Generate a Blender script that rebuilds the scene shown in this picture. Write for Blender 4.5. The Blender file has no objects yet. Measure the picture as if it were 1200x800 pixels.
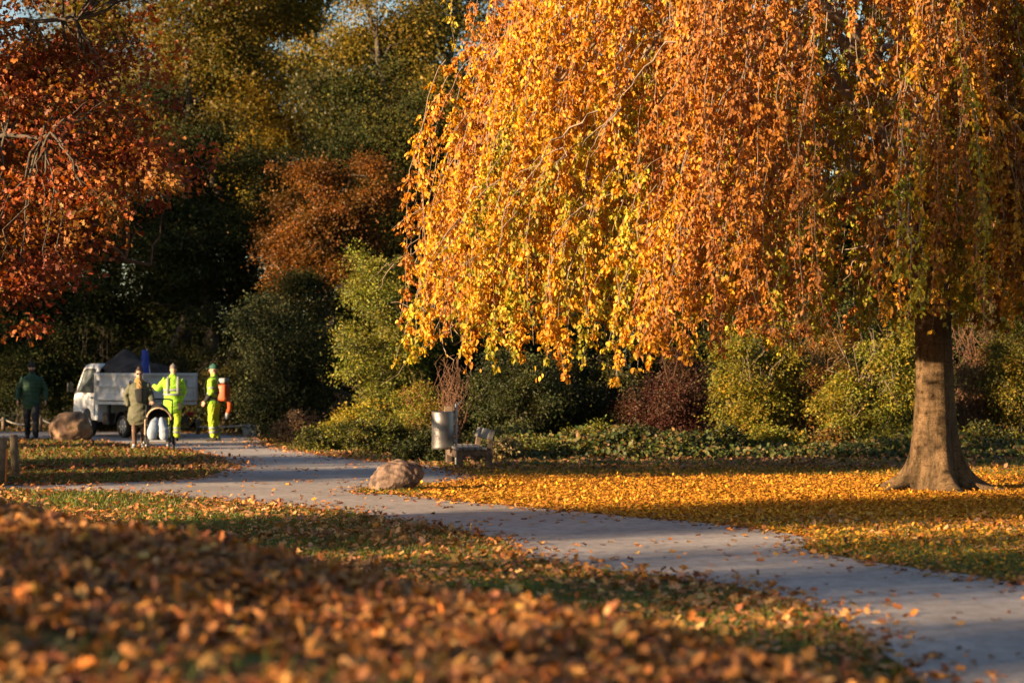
import bpy, bmesh, math, random
import numpy as np
from mathutils import Vector, Matrix
PI = math.pi
R = math.radians
rng = np.random.default_rng(11)
random.seed(5)
sc = bpy.context.scene
COL = sc.collection

# ------------------------------------------------------------------ camera geometry
F, HZ, CAMH = 85 / 36 * 1200, 437.0, 1.6
def gp(px, py):                       # ground point seen at a pixel of the photograph
    d = F * CAMH / (py - HZ)
    return ((px - 600) / F * d, d)
def wx(px, d): return (px - 600) / F * d
def wz(py, d): return CAMH + (HZ - py) / F * d

# ------------------------------------------------------------------ sun
SUN_EL = 12.0
SDIR = np.array([0.86, 0.5, 0.0]); SDIR /= np.linalg.norm(SDIR)      # horizontal travel of light

# ------------------------------------------------------------------ tagging
def tag(o, label=None, cat=None, group=None, kind=None):
    if label: o['label'] = label
    if cat: o['category'] = cat
    if group: o['group'] = group
    if kind: o['kind'] = kind
    return o
def link(o, parent=None):
    COL.objects.link(o)
    if parent is not None: o.parent = parent
    return o
def thing(name, label, cat, loc=(0, 0, 0), rz=0, group=None):
    o = bpy.data.objects.new(name, None); link(o)
    o.location = loc; o.rotation_euler = (0, 0, rz); o.empty_display_size = 0.2
    return tag(o, label, cat, group)
def obj(name, me, mat=None, parent=None, loc=None):
    o = bpy.data.objects.new(name, me); link(o, parent)
    if mat is not None:
        for m in (mat if isinstance(mat, (list, tuple)) else [mat]): me.materials.append(m)
    if loc is not None: o.location = loc
    return o
def copy_tree(o, parent=None):
    c = o.copy(); COL.objects.link(c); c.parent = parent
    for ch in list(o.children): copy_tree(ch, c)
    return c

# ------------------------------------------------------------------ materials
def newmat(name):
    m = bpy.data.materials.new(name); m.use_nodes = True
    nt = m.node_tree; nt.nodes.clear()
    out = nt.nodes.new('ShaderNodeOutputMaterial')
    return m, nt, nt.nodes, nt.links, out
def mat(name, col, rough=0.7, col2=None, scale=8.0, bump=0.0, bscale=None, metal=0.0, spec=0.4, detail=6.0, c0=0.35, c1=0.65, alpha=None):
    m, nt, N, L, out = newmat(name)
    b = N.new('ShaderNodeBsdfPrincipled'); L.new(b.outputs[0], out.inputs[0])
    b.inputs['Roughness'].default_value = rough; b.inputs['Metallic'].default_value = metal
    b.inputs['Specular IOR Level'].default_value = spec
    b.inputs['Base Color'].default_value = (*col, 1)
    tc = N.new('ShaderNodeTexCoord')
    if col2 is not None:
        n = N.new('ShaderNodeTexNoise'); n.inputs['Scale'].default_value = scale; n.inputs['Detail'].default_value = detail
        L.new(tc.outputs['Object'], n.inputs['Vector'])
        r = N.new('ShaderNodeValToRGB'); r.color_ramp.elements[0].position = c0; r.color_ramp.elements[1].position = c1
        r.color_ramp.elements[0].color = (*col, 1); r.color_ramp.elements[1].color = (*col2, 1)
        L.new(n.outputs['Fac'], r.inputs[0]); L.new(r.outputs[0], b.inputs['Base Color'])
    if bump:
        n2 = N.new('ShaderNodeTexNoise'); n2.inputs['Scale'].default_value = bscale or scale * 3; n2.inputs['Detail'].default_value = 8
        L.new(tc.outputs['Object'], n2.inputs['Vector'])
        bp = N.new('ShaderNodeBump'); bp.inputs['Strength'].default_value = bump; bp.inputs['Distance'].default_value = 0.02
        L.new(n2.outputs['Fac'], bp.inputs['Height']); L.new(bp.outputs[0], b.inputs['Normal'])
    return m
def leafmat(name, trans=0.35, rough=0.5, spec=0.25):
    m, nt, N, L, out = newmat(name)
    a = N.new('ShaderNodeAttribute'); a.attribute_name = 'Col'
    b = N.new('ShaderNodeBsdfPrincipled'); b.inputs['Roughness'].default_value = rough; b.inputs['Specular IOR Level'].default_value = spec
    t = N.new('ShaderNodeBsdfTranslucent'); mx = N.new('ShaderNodeMixShader'); mx.inputs[0].default_value = trans
    hs = N.new('ShaderNodeHueSaturation'); hs.inputs['Saturation'].default_value = 1.15; hs.inputs['Value'].default_value = 1.1
    L.new(a.outputs['Color'], b.inputs['Base Color']); L.new(a.outputs['Color'], hs.inputs['Color']); L.new(hs.outputs[0], t.inputs['Color'])
    L.new(b.outputs[0], mx.inputs[1]); L.new(t.outputs[0], mx.inputs[2]); L.new(mx.outputs[0], out.inputs[0])
    return m
M = {}
M['leaf'] = leafmat('leaf_surface')
M['needle'] = leafmat('dense_leaf_surface', 0.18, 0.7, 0.06)
M['dryleaf'] = leafmat('dry_leaf_surface', 0.15, 0.6, 0.2)
M['grass'] = leafmat('grass_blade_surface', 0.3, 0.5, 0.3)
M['beechbark'] = mat('smooth_beech_bark', (0.07, 0.048, 0.03), 0.85, (0.165, 0.115, 0.07), 3.5, 0.9, 14, detail=10)
def beech_bark():
    m, nt, N, L, out = newmat('smooth_beech_bark')
    b = N.new('ShaderNodeBsdfPrincipled'); L.new(b.outputs[0], out.inputs[0]); b.inputs['Roughness'].default_value = .85; b.inputs['Specular IOR Level'].default_value = .2
    tc = N.new('ShaderNodeTexCoord')
    def noise(sc_, scale, detail=8, rough=.6):
        mp = N.new('ShaderNodeMapping'); mp.inputs['Scale'].default_value = sc_; L.new(tc.outputs['Object'], mp.inputs['Vector'])
        n = N.new('ShaderNodeTexNoise'); n.inputs['Scale'].default_value = scale; n.inputs['Detail'].default_value = detail; n.inputs['Roughness'].default_value = rough
        L.new(mp.outputs[0], n.inputs['Vector']); return n
    big, streak, fine, wrinkle_ = noise((1, 1, .6), 3.2), noise((5, 5, .5), 3), noise((1, 1, 1), 38, 10, .7), noise((.8, .8, 7), 3.5, 6)
    r1 = N.new('ShaderNodeValToRGB'); r1.color_ramp.elements[0].position = .36; r1.color_ramp.elements[1].position = .66
    r1.color_ramp.elements[0].color = (.075, .048, .026, 1); r1.color_ramp.elements[1].color = (.21, .132, .07, 1); L.new(big.outputs['Fac'], r1.inputs[0])
    def mul(a, n, p0, p1, c):
        r_ = N.new('ShaderNodeValToRGB'); r_.color_ramp.elements[0].position = p0; r_.color_ramp.elements[1].position = p1; r_.color_ramp.elements[0].color = (*c, 1); r_.color_ramp.elements[1].color = (1, 1, 1, 1)
        L.new(n.outputs['Fac'], r_.inputs[0]); x = N.new('ShaderNodeMix'); x.data_type = 'RGBA'; x.blend_type = 'MULTIPLY'; x.inputs[0].default_value = 1
        L.new(a, x.inputs[6]); L.new(r_.outputs[0], x.inputs[7]); return x.outputs[2]
    c = mul(r1.outputs[0], streak, .38, .5, (.55, .58, .5)); c = mul(c, fine, .36, .52, (.6, .57, .52)); c = mul(c, wrinkle_, .36, .46, (.72, .68, .62)); L.new(c, b.inputs['Base Color'])
    ad = N.new('ShaderNodeMath'); ad.operation = 'ADD'; L.new(fine.outputs['Fac'], ad.inputs[0]); L.new(wrinkle_.outputs['Fac'], ad.inputs[1])
    bp = N.new('ShaderNodeBump'); bp.inputs['Strength'].default_value = 1.0; bp.inputs['Distance'].default_value = .035; L.new(ad.outputs[0], bp.inputs['Height']); L.new(bp.outputs[0], b.inputs['Normal'])
    return m
M['beechbark'] = beech_bark()
M['bark'] = mat('rough_bark', (0.035, 0.027, 0.02), 0.9, (0.09, 0.07, 0.05), 6.0, 0.8, 30)
M['twig'] = mat('pale_twig', (0.16, 0.11, 0.075), 0.75, (0.27, 0.2, 0.14), 12.0)
M['redtwig'] = mat('red_brown_twig', (0.095, 0.042, 0.023), 0.85, (0.17, 0.088, 0.045), 12.0)
M['white'] = mat('white_vehicle_paint', (0.78, 0.79, 0.8), 0.3, (0.62, 0.63, 0.64), 3.0, spec=0.5)
M['dropside'] = mat('dusty_white_panel', (0.55, 0.57, 0.6), 0.5, (0.36, 0.36, 0.36), 2.2, 0.1, 20)
M['blackplastic'] = mat('black_plastic', (0.012, 0.012, 0.013), 0.5, (0.03, 0.028, 0.026), 8)
M['rubber'] = mat('tyre_rubber', (0.014, 0.014, 0.014), 0.85, (0.035, 0.032, 0.028), 10)
M['rimsilver'] = mat('silver_wheel_cover', (0.45, 0.46, 0.48), 0.35, (0.3, 0.3, 0.31), 10, metal=0.6)
M['chassis'] = mat('dirty_chassis', (0.02, 0.018, 0.016), 0.8, (0.06, 0.045, 0.035), 7)
M['lens_red'] = mat('red_lamp_lens', (0.25, 0.012, 0.01), 0.25, (0.18, 0.01, 0.01), 20)
M['lens_clear'] = mat('clear_lamp_lens', (0.5, 0.5, 0.5), 0.1, (0.4, 0.4, 0.42), 20)
M['tarp'] = mat('dark_tarp', (0.03, 0.024, 0.02), 0.9, (0.075, 0.055, 0.046), 3, 0.6, 9)
M['blue'] = mat('blue_cloth', (0.012, 0.03, 0.2), 0.7, (0.02, 0.05, 0.32), 5, 0.3, 14)
M['rope'] = mat('white_rope', (0.55, 0.5, 0.42), 0.85, (0.4, 0.36, 0.3), 30)
M['postwood'] = mat('weathered_post_wood', (0.10, 0.075, 0.05), 0.85, (0.19, 0.145, 0.10), 9, 0.6, 40)
M['greywood'] = mat('grey_bench_wood', (0.10, 0.095, 0.09), 0.75, (0.19, 0.175, 0.165), 7, 0.5, 40)
M['brownwood'] = mat('brown_bench_wood', (0.075, 0.052, 0.04), 0.85, (0.16, 0.11, 0.08), 9, 0.5, 45)
M['steel'] = mat('brushed_steel', (0.27, 0.255, 0.25), 0.5, (0.2, 0.185, 0.18), 5, metal=0.9)
M['greysteel'] = mat('galvanised_pole', (0.32, 0.33, 0.34), 0.5, (0.24, 0.25, 0.26), 8, metal=0.5)
M['tan'] = mat('tan_lid', (0.36, 0.25, 0.17), 0.6, (0.28, 0.2, 0.13), 12)
M['orangepaint'] = mat('orange_stake_paint', (0.55, 0.15, 0.02), 0.6, (0.4, 0.1, 0.02), 14)
M['boulder'] = mat('reddish_boulder', (0.05, 0.032, 0.025), 0.9, (0.175, 0.115, 0.085), 11, 1.0, 22, detail=10)
M['boulder2'] = mat('tawny_boulder', (0.075, 0.042, 0.032), 0.9, (0.26, 0.16, 0.09), 5, 1.0, 16, detail=10)
M['stone'] = mat('grey_block_stone', (0.16, 0.16, 0.16), 0.9, (0.26, 0.25, 0.24), 8, 0.6, 25)
# people
M['skin'] = mat('skin', (0.46, 0.27, 0.19), 0.55, (0.42, 0.235, 0.16), 20)
M['eye'] = mat('dark_eye', (0.02, 0.014, 0.01), 0.3, (0.03, 0.02, 0.015), 30)
M['greenpuffer'] = mat('dark_green_puffer', (0.008, 0.034, 0.016), 0.7, (0.012, 0.05, 0.024), 8, 0.35, 18)
M['navy'] = mat('navy_cloth', (0.008, 0.009, 0.014), 0.85, (0.016, 0.017, 0.024), 10, 0.4, 14)
M['black'] = mat('black_cloth', (0.008, 0.008, 0.009), 0.85, (0.017, 0.017, 0.018), 10, 0.3, 14)
M['parka'] = mat('olive_parka', (0.05, 0.052, 0.03), 0.8, (0.095, 0.095, 0.06), 7, 0.5, 12)
M['scarf'] = mat('ochre_scarf', (0.2, 0.12, 0.035), 0.9, (0.28, 0.17, 0.055), 20, 0.6, 40)
M['browntrouser'] = mat('brown_trouser_cloth', (0.075, 0.045, 0.03), 0.85, (0.12, 0.07, 0.045), 9, 0.4, 16)
M['hair'] = mat('dark_brown_hair', (0.025, 0.014, 0.009), 0.6, (0.05, 0.028, 0.016), 40, 0.4, 60)
M['hivis'] = mat('yellow_hivis', (0.27, 0.5, 0.03), 0.8, (0.19, 0.4, 0.02), 9, 1.0, 9)
M['hivispant'] = mat('yellow_green_hivis', (0.32, 0.42, 0.018), 0.8, (0.22, 0.32, 0.014), 9, 1.0, 9)
M['reflect'] = mat('grey_reflective_tape', (0.22, 0.24, 0.26), 0.5, (0.15, 0.165, 0.18), 10)
M['greencap'] = mat('green_cap_cloth', (0.015, 0.07, 0.055), 0.8, (0.02, 0.09, 0.07), 12)
M['greycap'] = mat('grey_cap_cloth', (0.08, 0.07, 0.065), 0.85, (0.13, 0.115, 0.105), 12)
M['orange'] = mat('orange_plastic', (0.42, 0.075, 0.018), 0.5, (0.33, 0.06, 0.015), 9)
M['greyplastic'] = mat('grey_plastic', (0.3, 0.31, 0.33), 0.5, (0.22, 0.23, 0.25), 9)
M['paleblue'] = mat('pale_blue_quilt', (0.17, 0.225, 0.31), 0.85, (0.26, 0.31, 0.38), 6, 0.5, 9)
M['beige'] = mat('beige_trim', (0.5, 0.37, 0.26), 0.7, (0.42, 0.3, 0.2), 12)

def glassmat(name):
    m, nt, N, L, out = newmat(name)
    b = N.new('ShaderNodeBsdfPrincipled'); b.inputs['Base Color'].default_value = (0.03, 0.035, 0.04, 1); b.inputs['Roughness'].default_value = 0.05
    t = N.new('ShaderNodeBsdfTransparent'); t.inputs[0].default_value = (0.75, 0.8, 0.8, 1)
    n = N.new('ShaderNodeTexNoise'); n.inputs['Scale'].default_value = 3.0
    r = N.new('ShaderNodeMapRange'); r.inputs[3].default_value = 0.35; r.inputs[4].default_value = 0.6
    mx = N.new('ShaderNodeMixShader'); L.new(n.outputs['Fac'], r.inputs[0]); L.new(r.outputs[0], mx.inputs[0])
    L.new(t.outputs[0], mx.inputs[1]); L.new(b.outputs[0], mx.inputs[2]); L.new(mx.outputs[0], out.inputs[0])
    return m
M['glass'] = glassmat('window_glass')

def path_mat():
    m, nt, N, L, out = newmat('worn_path_asphalt')
    b = N.new('ShaderNodeBsdfPrincipled'); L.new(b.outputs[0], out.inputs[0]); b.inputs['Roughness'].default_value = 0.85
    tc = N.new('ShaderNodeTexCoord')
    def noise(s, d=6):
        n = N.new('ShaderNodeTexNoise'); n.inputs['Scale'].default_value = s; n.inputs['Detail'].default_value = d
        L.new(tc.outputs['Object'], n.inputs['Vector']); return n
    n1, n2, n3 = noise(0.5), noise(60, 3), noise(7)
    r = N.new('ShaderNodeValToRGB'); r.color_ramp.elements[0].position = 0.3; r.color_ramp.elements[1].position = 0.7
    r.color_ramp.elements[0].color = (0.235, 0.19, 0.178, 1); r.color_ramp.elements[1].color = (0.40, 0.32, 0.288, 1)
    L.new(n1.outputs['Fac'], r.inputs[0])
    mx = N.new('ShaderNodeMix'); mx.data_type = 'RGBA'; mx.blend_type = 'OVERLAY'; mx.inputs[0].default_value = 0.85
    L.new(r.outputs[0], mx.inputs[6]); L.new(n2.outputs['Color'], mx.inputs[7])
    sat = N.new('ShaderNodeHueSaturation'); sat.inputs['Saturation'].default_value = 0.5; L.new(mx.outputs[2], sat.inputs['Color'])
    mx2 = N.new('ShaderNodeMix'); mx2.data_type = 'RGBA'; mx2.blend_type = 'MULTIPLY'
    r3 = N.new('ShaderNodeValToRGB'); r3.color_ramp.elements[0].position = 0.35; r3.color_ramp.elements[1].position = 0.6
    r3.color_ramp.elements[0].color = (0.72, 0.68, 0.64, 1); r3.color_ramp.elements[1].color = (1, 1, 1, 1)
    L.new(n3.outputs['Fac'], r3.inputs[0]); mx2.inputs[0].default_value = 1.0
    L.new(sat.outputs[0], mx2.inputs[6]); L.new(r3.outputs[0], mx2.inputs[7]); L.new(mx2.outputs[2], b.inputs['Base Color'])
    bp = N.new('ShaderNodeBump'); bp.inputs['Strength'].default_value = 0.5; bp.inputs['Distance'].default_value = 0.012
    L.new(n2.outputs['Fac'], bp.inputs['Height']); L.new(bp.outputs[0], b.inputs['Normal'])
    return m
def ground_mat():
    m, nt, N, L, out = newmat('turf_and_soil')
    b = N.new('ShaderNodeBsdfPrincipled'); L.new(b.outputs[0], out.inputs[0]); b.inputs['Roughness'].default_value = 0.95
    b.inputs['Specular IOR Level'].default_value = 0.1
    tc = N.new('ShaderNodeTexCoord')
    def noise(s, d=6):
        n = N.new('ShaderNodeTexNoise'); n.inputs['Scale'].default_value = s; n.inputs['Detail'].default_value = d
        L.new(tc.outputs['Object'], n.inputs['Vector']); return n
    n1, n2 = noise(0.9), noise(40)
    r = N.new('ShaderNodeValToRGB'); r.color_ramp.elements[0].position = 0.4; r.color_ramp.elements[1].position = 0.62
    r.color_ramp.elements[0].color = (0.055, 0.075, 0.016, 1); r.color_ramp.elements[1].color = (0.075, 0.05, 0.026, 1)
    L.new(n1.outputs['Fac'], r.inputs[0])
    mx = N.new('ShaderNodeMix'); mx.data_type = 'RGBA'; mx.blend_type = 'OVERLAY'; mx.inputs[0].default_value = 0.5
    L.new(r.outputs[0], mx.inputs[6]); L.new(n2.outputs['Fac'], mx.inputs[7]); L.new(mx.outputs[2], b.inputs['Base Color'])
    bp = N.new('ShaderNodeBump'); bp.inputs['Strength'].default_value = 0.8; bp.inputs['Distance'].default_value = 0.03
    L.new(n2.outputs['Fac'], bp.inputs['Height']); L.new(bp.outputs[0], b.inputs['Normal'])
    return m
M['path'] = path_mat(); M['ground'] = ground_mat()

# ------------------------------------------------------------------ mesh builders
class MB:
    def __init__(s): s.v = []; s.f = []; s.sm = []
    def add(s, vs, fs, smooth=True):
        o = len(s.v); s.v += [tuple(map(float, p)) for p in vs]
        s.f += [tuple(i + o for i in f) for f in fs]; s.sm += [smooth] * len(fs); return s
    def loft(s, pts, ra, rb=None, seg=10, ref=(1, 0, 0), cap=True, smooth=True):
        pts = [Vector(p) for p in pts]; n = len(pts)
        if not hasattr(ra, '__len__'): ra = [ra] * n
        if rb is None: rb = ra
        if not hasattr(rb, '__len__'): rb = [rb] * n
        P, A, B = list(pts), list(ra), list(rb)
        if cap:
            t0 = (pts[0] - pts[1]).normalized(); t1 = (pts[-1] - pts[-2]).normalized()
            m0, m1 = min(ra[0], rb[0]), min(ra[-1], rb[-1])
            P = [pts[0] + t0 * m0 * .9, pts[0] + t0 * m0 * .6] + P + [pts[-1] + t1 * m1 * .6, pts[-1] + t1 * m1 * .9]
            A = [ra[0] * .25, ra[0] * .75] + A + [ra[-1] * .75, ra[-1] * .25]; B = [rb[0] * .25, rb[0] * .75] + B + [rb[-1] * .75, rb[-1] * .25]
        vs = []; N = len(P); ref = Vector(ref)
        for i in range(N):
            t = (P[min(i + 1, N - 1)] - P[max(i - 1, 0)]).normalized()
            a = ref - t * ref.dot(t)
            if a.length < 0.1:
                a = Vector((0, 1, 0)) - t * t.y
                if a.length < .1: a = Vector((0, 0, 1)) - t * t.z
            a.normalize(); b = t.cross(a)
            for k in range(seg):
                an = 2 * PI * k / seg
                vs.append(P[i] + a * (math.cos(an) * A[i]) + b * (math.sin(an) * B[i]))
        fs = [(i * seg + k, i * seg + (k + 1) % seg, (i + 1) * seg + (k + 1) % seg, (i + 1) * seg + k) for i in range(N - 1) for k in range(seg)]
        fs.append(tuple(range(seg - 1, -1, -1))); fs.append(tuple((N - 1) * seg + k for k in range(seg)))
        return s.add(vs, fs, smooth)
    def box(s, c, size, rot=None, bevel=0.0, smooth=False):
        bm = bmesh.new(); bmesh.ops.create_cube(bm, size=1.0)
        bmesh.ops.scale(bm, vec=size, verts=bm.verts)
        if bevel: bmesh.ops.bevel(bm, geom=bm.edges[:] , offset=bevel, segments=2, affect='EDGES', profile=0.6)
        if rot is not None: bmesh.ops.transform(bm, matrix=rot.to_4x4(), verts=bm.verts)
        bmesh.ops.translate(bm, vec=c, verts=bm.verts)
        bm.verts.index_update()
        s.add([v.co for v in bm.verts], [[v.index for v in f.verts] for f in bm.faces], smooth); bm.free(); return s
    def ell(s, c, r, seg=16, rings=10, rot=None):
        vs = []; c = Vector(c)
        for i in range(rings + 1):
            ph = PI * i / rings
            for k in range(seg):
                th = 2 * PI * k / seg
                p = Vector((math.sin(ph) * math.cos(th) * r[0], math.sin(ph) * math.sin(th) * r[1], math.cos(ph) * r[2]))
                if rot is not None: p = rot @ p
                vs.append(c + p)
        fs = [(i * seg + k, (i + 1) * seg + k, (i + 1) * seg + (k + 1) % seg, i * seg + (k + 1) % seg) for i in range(rings) for k in range(seg)]
        return s.add(vs, fs)
    def prism(s, outline, y0, y1, axis='y', smooth=False):     # outline in (x,z), extruded along y
        n = len(outline)
        vs = [(x, y0, z) for x, z in outline] + [(x, y1, z) for x, z in outline]
        fs = [tuple(range(n)), tuple(range(2 * n - 1, n - 1, -1))] + [(i, i + n, (i + 1) % n + n, (i + 1) % n) for i in range(n)]
        return s.add(vs, fs, smooth)
    def mesh(s, name, bevel=0.0):
        me = bpy.data.meshes.new(name); me.from_pydata(s.v, [], s.f)
        for p, q in zip(me.polygons, s.sm): p.use_smooth = q
        bm = bmesh.new(); bm.from_mesh(me)
        bmesh.ops.recalc_face_normals(bm, faces=bm.faces)
        if bevel: bmesh.ops.bevel(bm, geom=[e for e in bm.edges if e.calc_face_angle(0) > 0.5], offset=bevel, segments=2, affect='EDGES')
        bm.to_mesh(me); bm.free()
        return me
    def build(s, name, m, parent=None, bevel=0.0): return obj(name, s.mesh(name, bevel), m, parent)
    def remeshed(s, name, m, parent, voxel=0.01, smooth=2, disp=None):
        me = s.mesh(name); t = bpy.data.objects.new('tmp', me); COL.objects.link(t)
        md = t.modifiers.new('r', 'REMESH'); md.mode = 'VOXEL'; md.voxel_size = voxel; md.use_smooth_shade = True
        if smooth: ms = t.modifiers.new('s', 'SMOOTH'); ms.iterations = smooth; ms.factor = 0.5
        dg = bpy.context.evaluated_depsgraph_get()
        new = bpy.data.meshes.new_from_object(t.evaluated_get(dg)); new.name = name
        bpy.data.objects.remove(t); bpy.data.meshes.remove(me)
        if disp is not None:
            n = len(new.vertices); co = np.empty(n * 3); new.vertices.foreach_get('co', co); no = np.empty(n * 3); new.vertices.foreach_get('normal', no)
            co = co.reshape(-1, 3); no = no.reshape(-1, 3); co += no * disp(co)[:, None]; new.vertices.foreach_set('co', co.ravel())
        new.polygons.foreach_set('use_smooth', [True] * len(new.polygons))
        return obj(name, new, m, parent)

def np_mesh(name, V, faces_idx, k, smooth=False, col=None):
    me = bpy.data.meshes.new(name); nf = len(faces_idx)
    me.vertices.add(len(V)); me.vertices.foreach_set('co', np.ascontiguousarray(V, dtype=np.float32).ravel())
    me.loops.add(nf * k); me.loops.foreach_set('vertex_index', np.ascontiguousarray(faces_idx, dtype=np.int32).ravel())
    me.polygons.add(nf); me.polygons.foreach_set('loop_start', np.arange(0, nf * k, k, dtype=np.int32))
    try: me.polygons.foreach_set('loop_total', np.full(nf, k, dtype=np.int32))
    except Exception: pass
    if col is not None:
        at = me.attributes.new('Col', 'FLOAT_COLOR', 'FACE')
        at.data.foreach_set('color', np.concatenate([col, np.ones((len(col), 1))], 1).astype(np.float32).ravel())
    if smooth: me.polygons.foreach_set('use_smooth', np.ones(nf, dtype=bool))
    me.update(calc_edges=True); return me
def unit(a): return a / np.maximum(np.linalg.norm(a, axis=-1, keepdims=True), 1e-9)

# leaf outlines: (across, along, lift)
T_QUAD = (np.array([[0, 0, 0], [.5, .45, .06], [0, 1, -.04], [-.5, .45, .06]]), np.array([[0, 1, 2, 3]]))
T_FOLD = (np.array([[0, 0, 0], [0, 1, -.10], [.42, .28, .10], [.40, .66, .06], [-.42, .28, .10], [-.40, .66, .06]]), np.array([[0, 2, 3, 1], [0, 1, 5, 4]]))
def oak_template():
    half = [(.05, .02), (.16, .14), (.10, .22), (.40, .30), (.20, .42), (.52, .60), (.22, .66), (.30, .86), (.0, 1.0)]
    mid = [(0, .0), (0, .14), (0, .22), (0, .30), (0, .42), (0, .60), (0, .66), (0, .86), (0, 1.0)]
    V = []; Fc = []
    def lift(u, v): return 0.55 * abs(u) ** 1.3 + 0.25 * (v - .5) ** 2 - .05
    for u, v in mid: V.append((u, v, lift(u, v) - .02))
    for sgn in (1, -1):
        o = len(V)
        for u, v in half: V.append((sgn * u, v, lift(u, v)))
        for i in range(8):
            q = (i, o + i, o + i + 1, i + 1)
            Fc.append(q if sgn > 0 else q[::-1])
    return np.array(V), np.array(Fc)
T_OAK = oak_template()
T_OAKLOW = (np.array([[0, 0, 0], [.2, .2, .04], [.5, .38, .12], [.2, .55, .04], [.42, .78, .1], [0, 1, -.06], [-.42, .78, .1], [-.2, .55, .04], [-.5, .38, .12], [-.2, .2, .04], [0, .55, -.02], [0, .2, 0]]),
            np.array([[0, 1, 11, 9], [11, 1, 2, 3], [11, 3, 7, 9], [9, 7, 8, 8], [3, 4, 5, 10], [10, 5, 6, 7]]))
T_OAKLOW = (T_OAKLOW[0], np.array([[0, 1, 10, 9], [1, 2, 3, 10], [10, 3, 4, 5], [9, 10, 7, 8], [10, 5, 6, 7]]))
def leaves(name, P, A, Nn, L, W, C, T, curl=None):
    A = unit(A); S = unit(np.cross(A, Nn)); Nn = np.cross(S, A)
    TV, TF = T; n, k = len(P), len(TV)
    lift = TV[None, :, 2] * (1.0 if curl is None else curl[:, None])
    V = (P[:, None, :] + A[:, None, :] * (TV[None, :, 1] * L[:, None])[..., None] + S[:, None, :] * (TV[None, :, 0] * W[:, None])[..., None]
         + Nn[:, None, :] * (lift * L[:, None])[..., None])
    fi = (np.arange(n)[:, None, None] * k + TF[None]).reshape(-1, TF.shape[1])
    return np_mesh(name, V.reshape(-1, 3), fi, TF.shape[1], False, np.repeat(C, len(TF), 0))
def tubes(polys, seg=4):               # polys: list of (pts (n,3), radii (n,)) -> arrays for one quad mesh
    Vs, Fs, off = [], [], 0
    ang = np.arange(seg) * 2 * PI / seg
    for pts, rad in polys:
        pts = np.asarray(pts, float); n = len(pts); rad = np.asarray(rad, float)
        t = unit(np.gradient(pts, axis=0)); ref = np.where(np.abs(t[:, :1]) < .8, np.array([[1., 0, 0]]), np.array([[0, 1., 0]]))
        a = unit(np.cross(t, ref)); b = np.cross(t, a)
        ring = pts[:, None] + rad[:, None, None] * (a[:, None] * np.cos(ang)[None, :, None] + b[:, None] * np.sin(ang)[None, :, None])
        Vs.append(ring.reshape(-1, 3))
        i = np.arange(n - 1)[:, None] * seg; k = np.arange(seg)[None]; k2 = (k + 1) % seg
        Fs.append(np.stack([i + k, i + k2, i + seg + k2, i + seg + k], -1).reshape(-1, 4) + off); off += n * seg
    return np.concatenate(Vs), np.concatenate(Fs)
def tube_mesh(name, polys, seg=4):
    V, Fc = tubes(polys, seg); return np_mesh(name, V, Fc, 4, True)
def palette(cols, n, r=None):
    c = np.array(cols); w = rng.integers(0, len(c), n); w2 = rng.integers(0, len(c), n); t = rng.random((n, 1)) * .6
    return c[w] * (1 - t) + c[w2] * t
def jitter(c, a=.22, b=.06):
    return np.clip(c * (1 + a * rng.normal(size=(len(c), 1))) * (1 + b * rng.normal(size=c.shape)), 0.003, .85)
def lump(D, seed, k=3.0):               # smooth pseudo noise of a 3-D vector, about -1..1
    r = np.random.default_rng(seed); o = np.zeros(len(D))
    for i in range(6):
        w = r.normal(size=3) * k * (1 + .35 * i); o += np.sin(D @ w + r.random() * 6.28) / (1 + .4 * i)
    return o / 2.2

# ------------------------------------------------------------------ terrain
XS = [-8, -4, -3, 0, 1.4, 2.2, 3, 4.5, 9]
def gz(x, y):
    x = np.asarray(x, float); y = np.asarray(y, float)
    yf = np.interp(x, XS, [22, 20, 19, 15, 12.6, 11.2, 9.5, 7, 3]); A = np.interp(x, XS, [.93, .86, .79, .49, .32, .22, .12, .05, 0])
    W = np.interp(x, XS, [6, 5.2, 5, 4, 3, 2.6, 2.2, 2, 2])
    t = np.clip((yf - y) / W, 0, 1); h = A * t * t * (3 - 2 * t)
    wob = 0.05 * np.sin(x * 2.1 + y * .7) * np.sin(y * 1.3 - x * .4 + 1) + .025 * np.sin(x * 5.3 + 2) * np.sin(y * 4.1)
    return h + wob * t * np.clip(A * 2, 0, 1)
def smoothpoly(pts, amp=0.05, step=0.25, seed=3):
    r = np.random.default_rng(seed); out = []
    pts = [np.array(p, float) for p in pts]; n = len(pts)
    for i in range(n):
        p0, p1, p2, p3 = pts[i - 1], pts[i], pts[(i + 1) % n], pts[(i + 2) % n]
        L = np.linalg.norm(p2 - p1); m = max(2, min(60, int(L / step)))
        for j in range(m):
            t = j / m
            q = 0.5 * (2 * p1 + (p2 - p0) * t + (2 * p0 - 5 * p1 + 4 * p2 - p3) * t * t + (3 * p1 - p0 - 3 * p2 + p3) * t ** 3) if L < 12 else p1 + (p2 - p1) * t
            out.append(q + r.normal(size=2) * amp * .5 + amp * np.array([math.sin(q[0] * 3.1 + q[1]), math.sin(q[1] * 2.3)]))
    return np.array(out)
def inpoly(poly, x, y):
    ins = np.zeros(len(x), bool); n = len(poly); j = n - 1
    for i in range(n):
        xi, yi = poly[i]; xj, yj = poly[j]
        if yi != yj:
            ins ^= ((yi > y) != (yj > y)) & (x < (xj - xi) * (y - yi) / (yj - yi) + xi)
        j = i
    return ins
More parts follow.
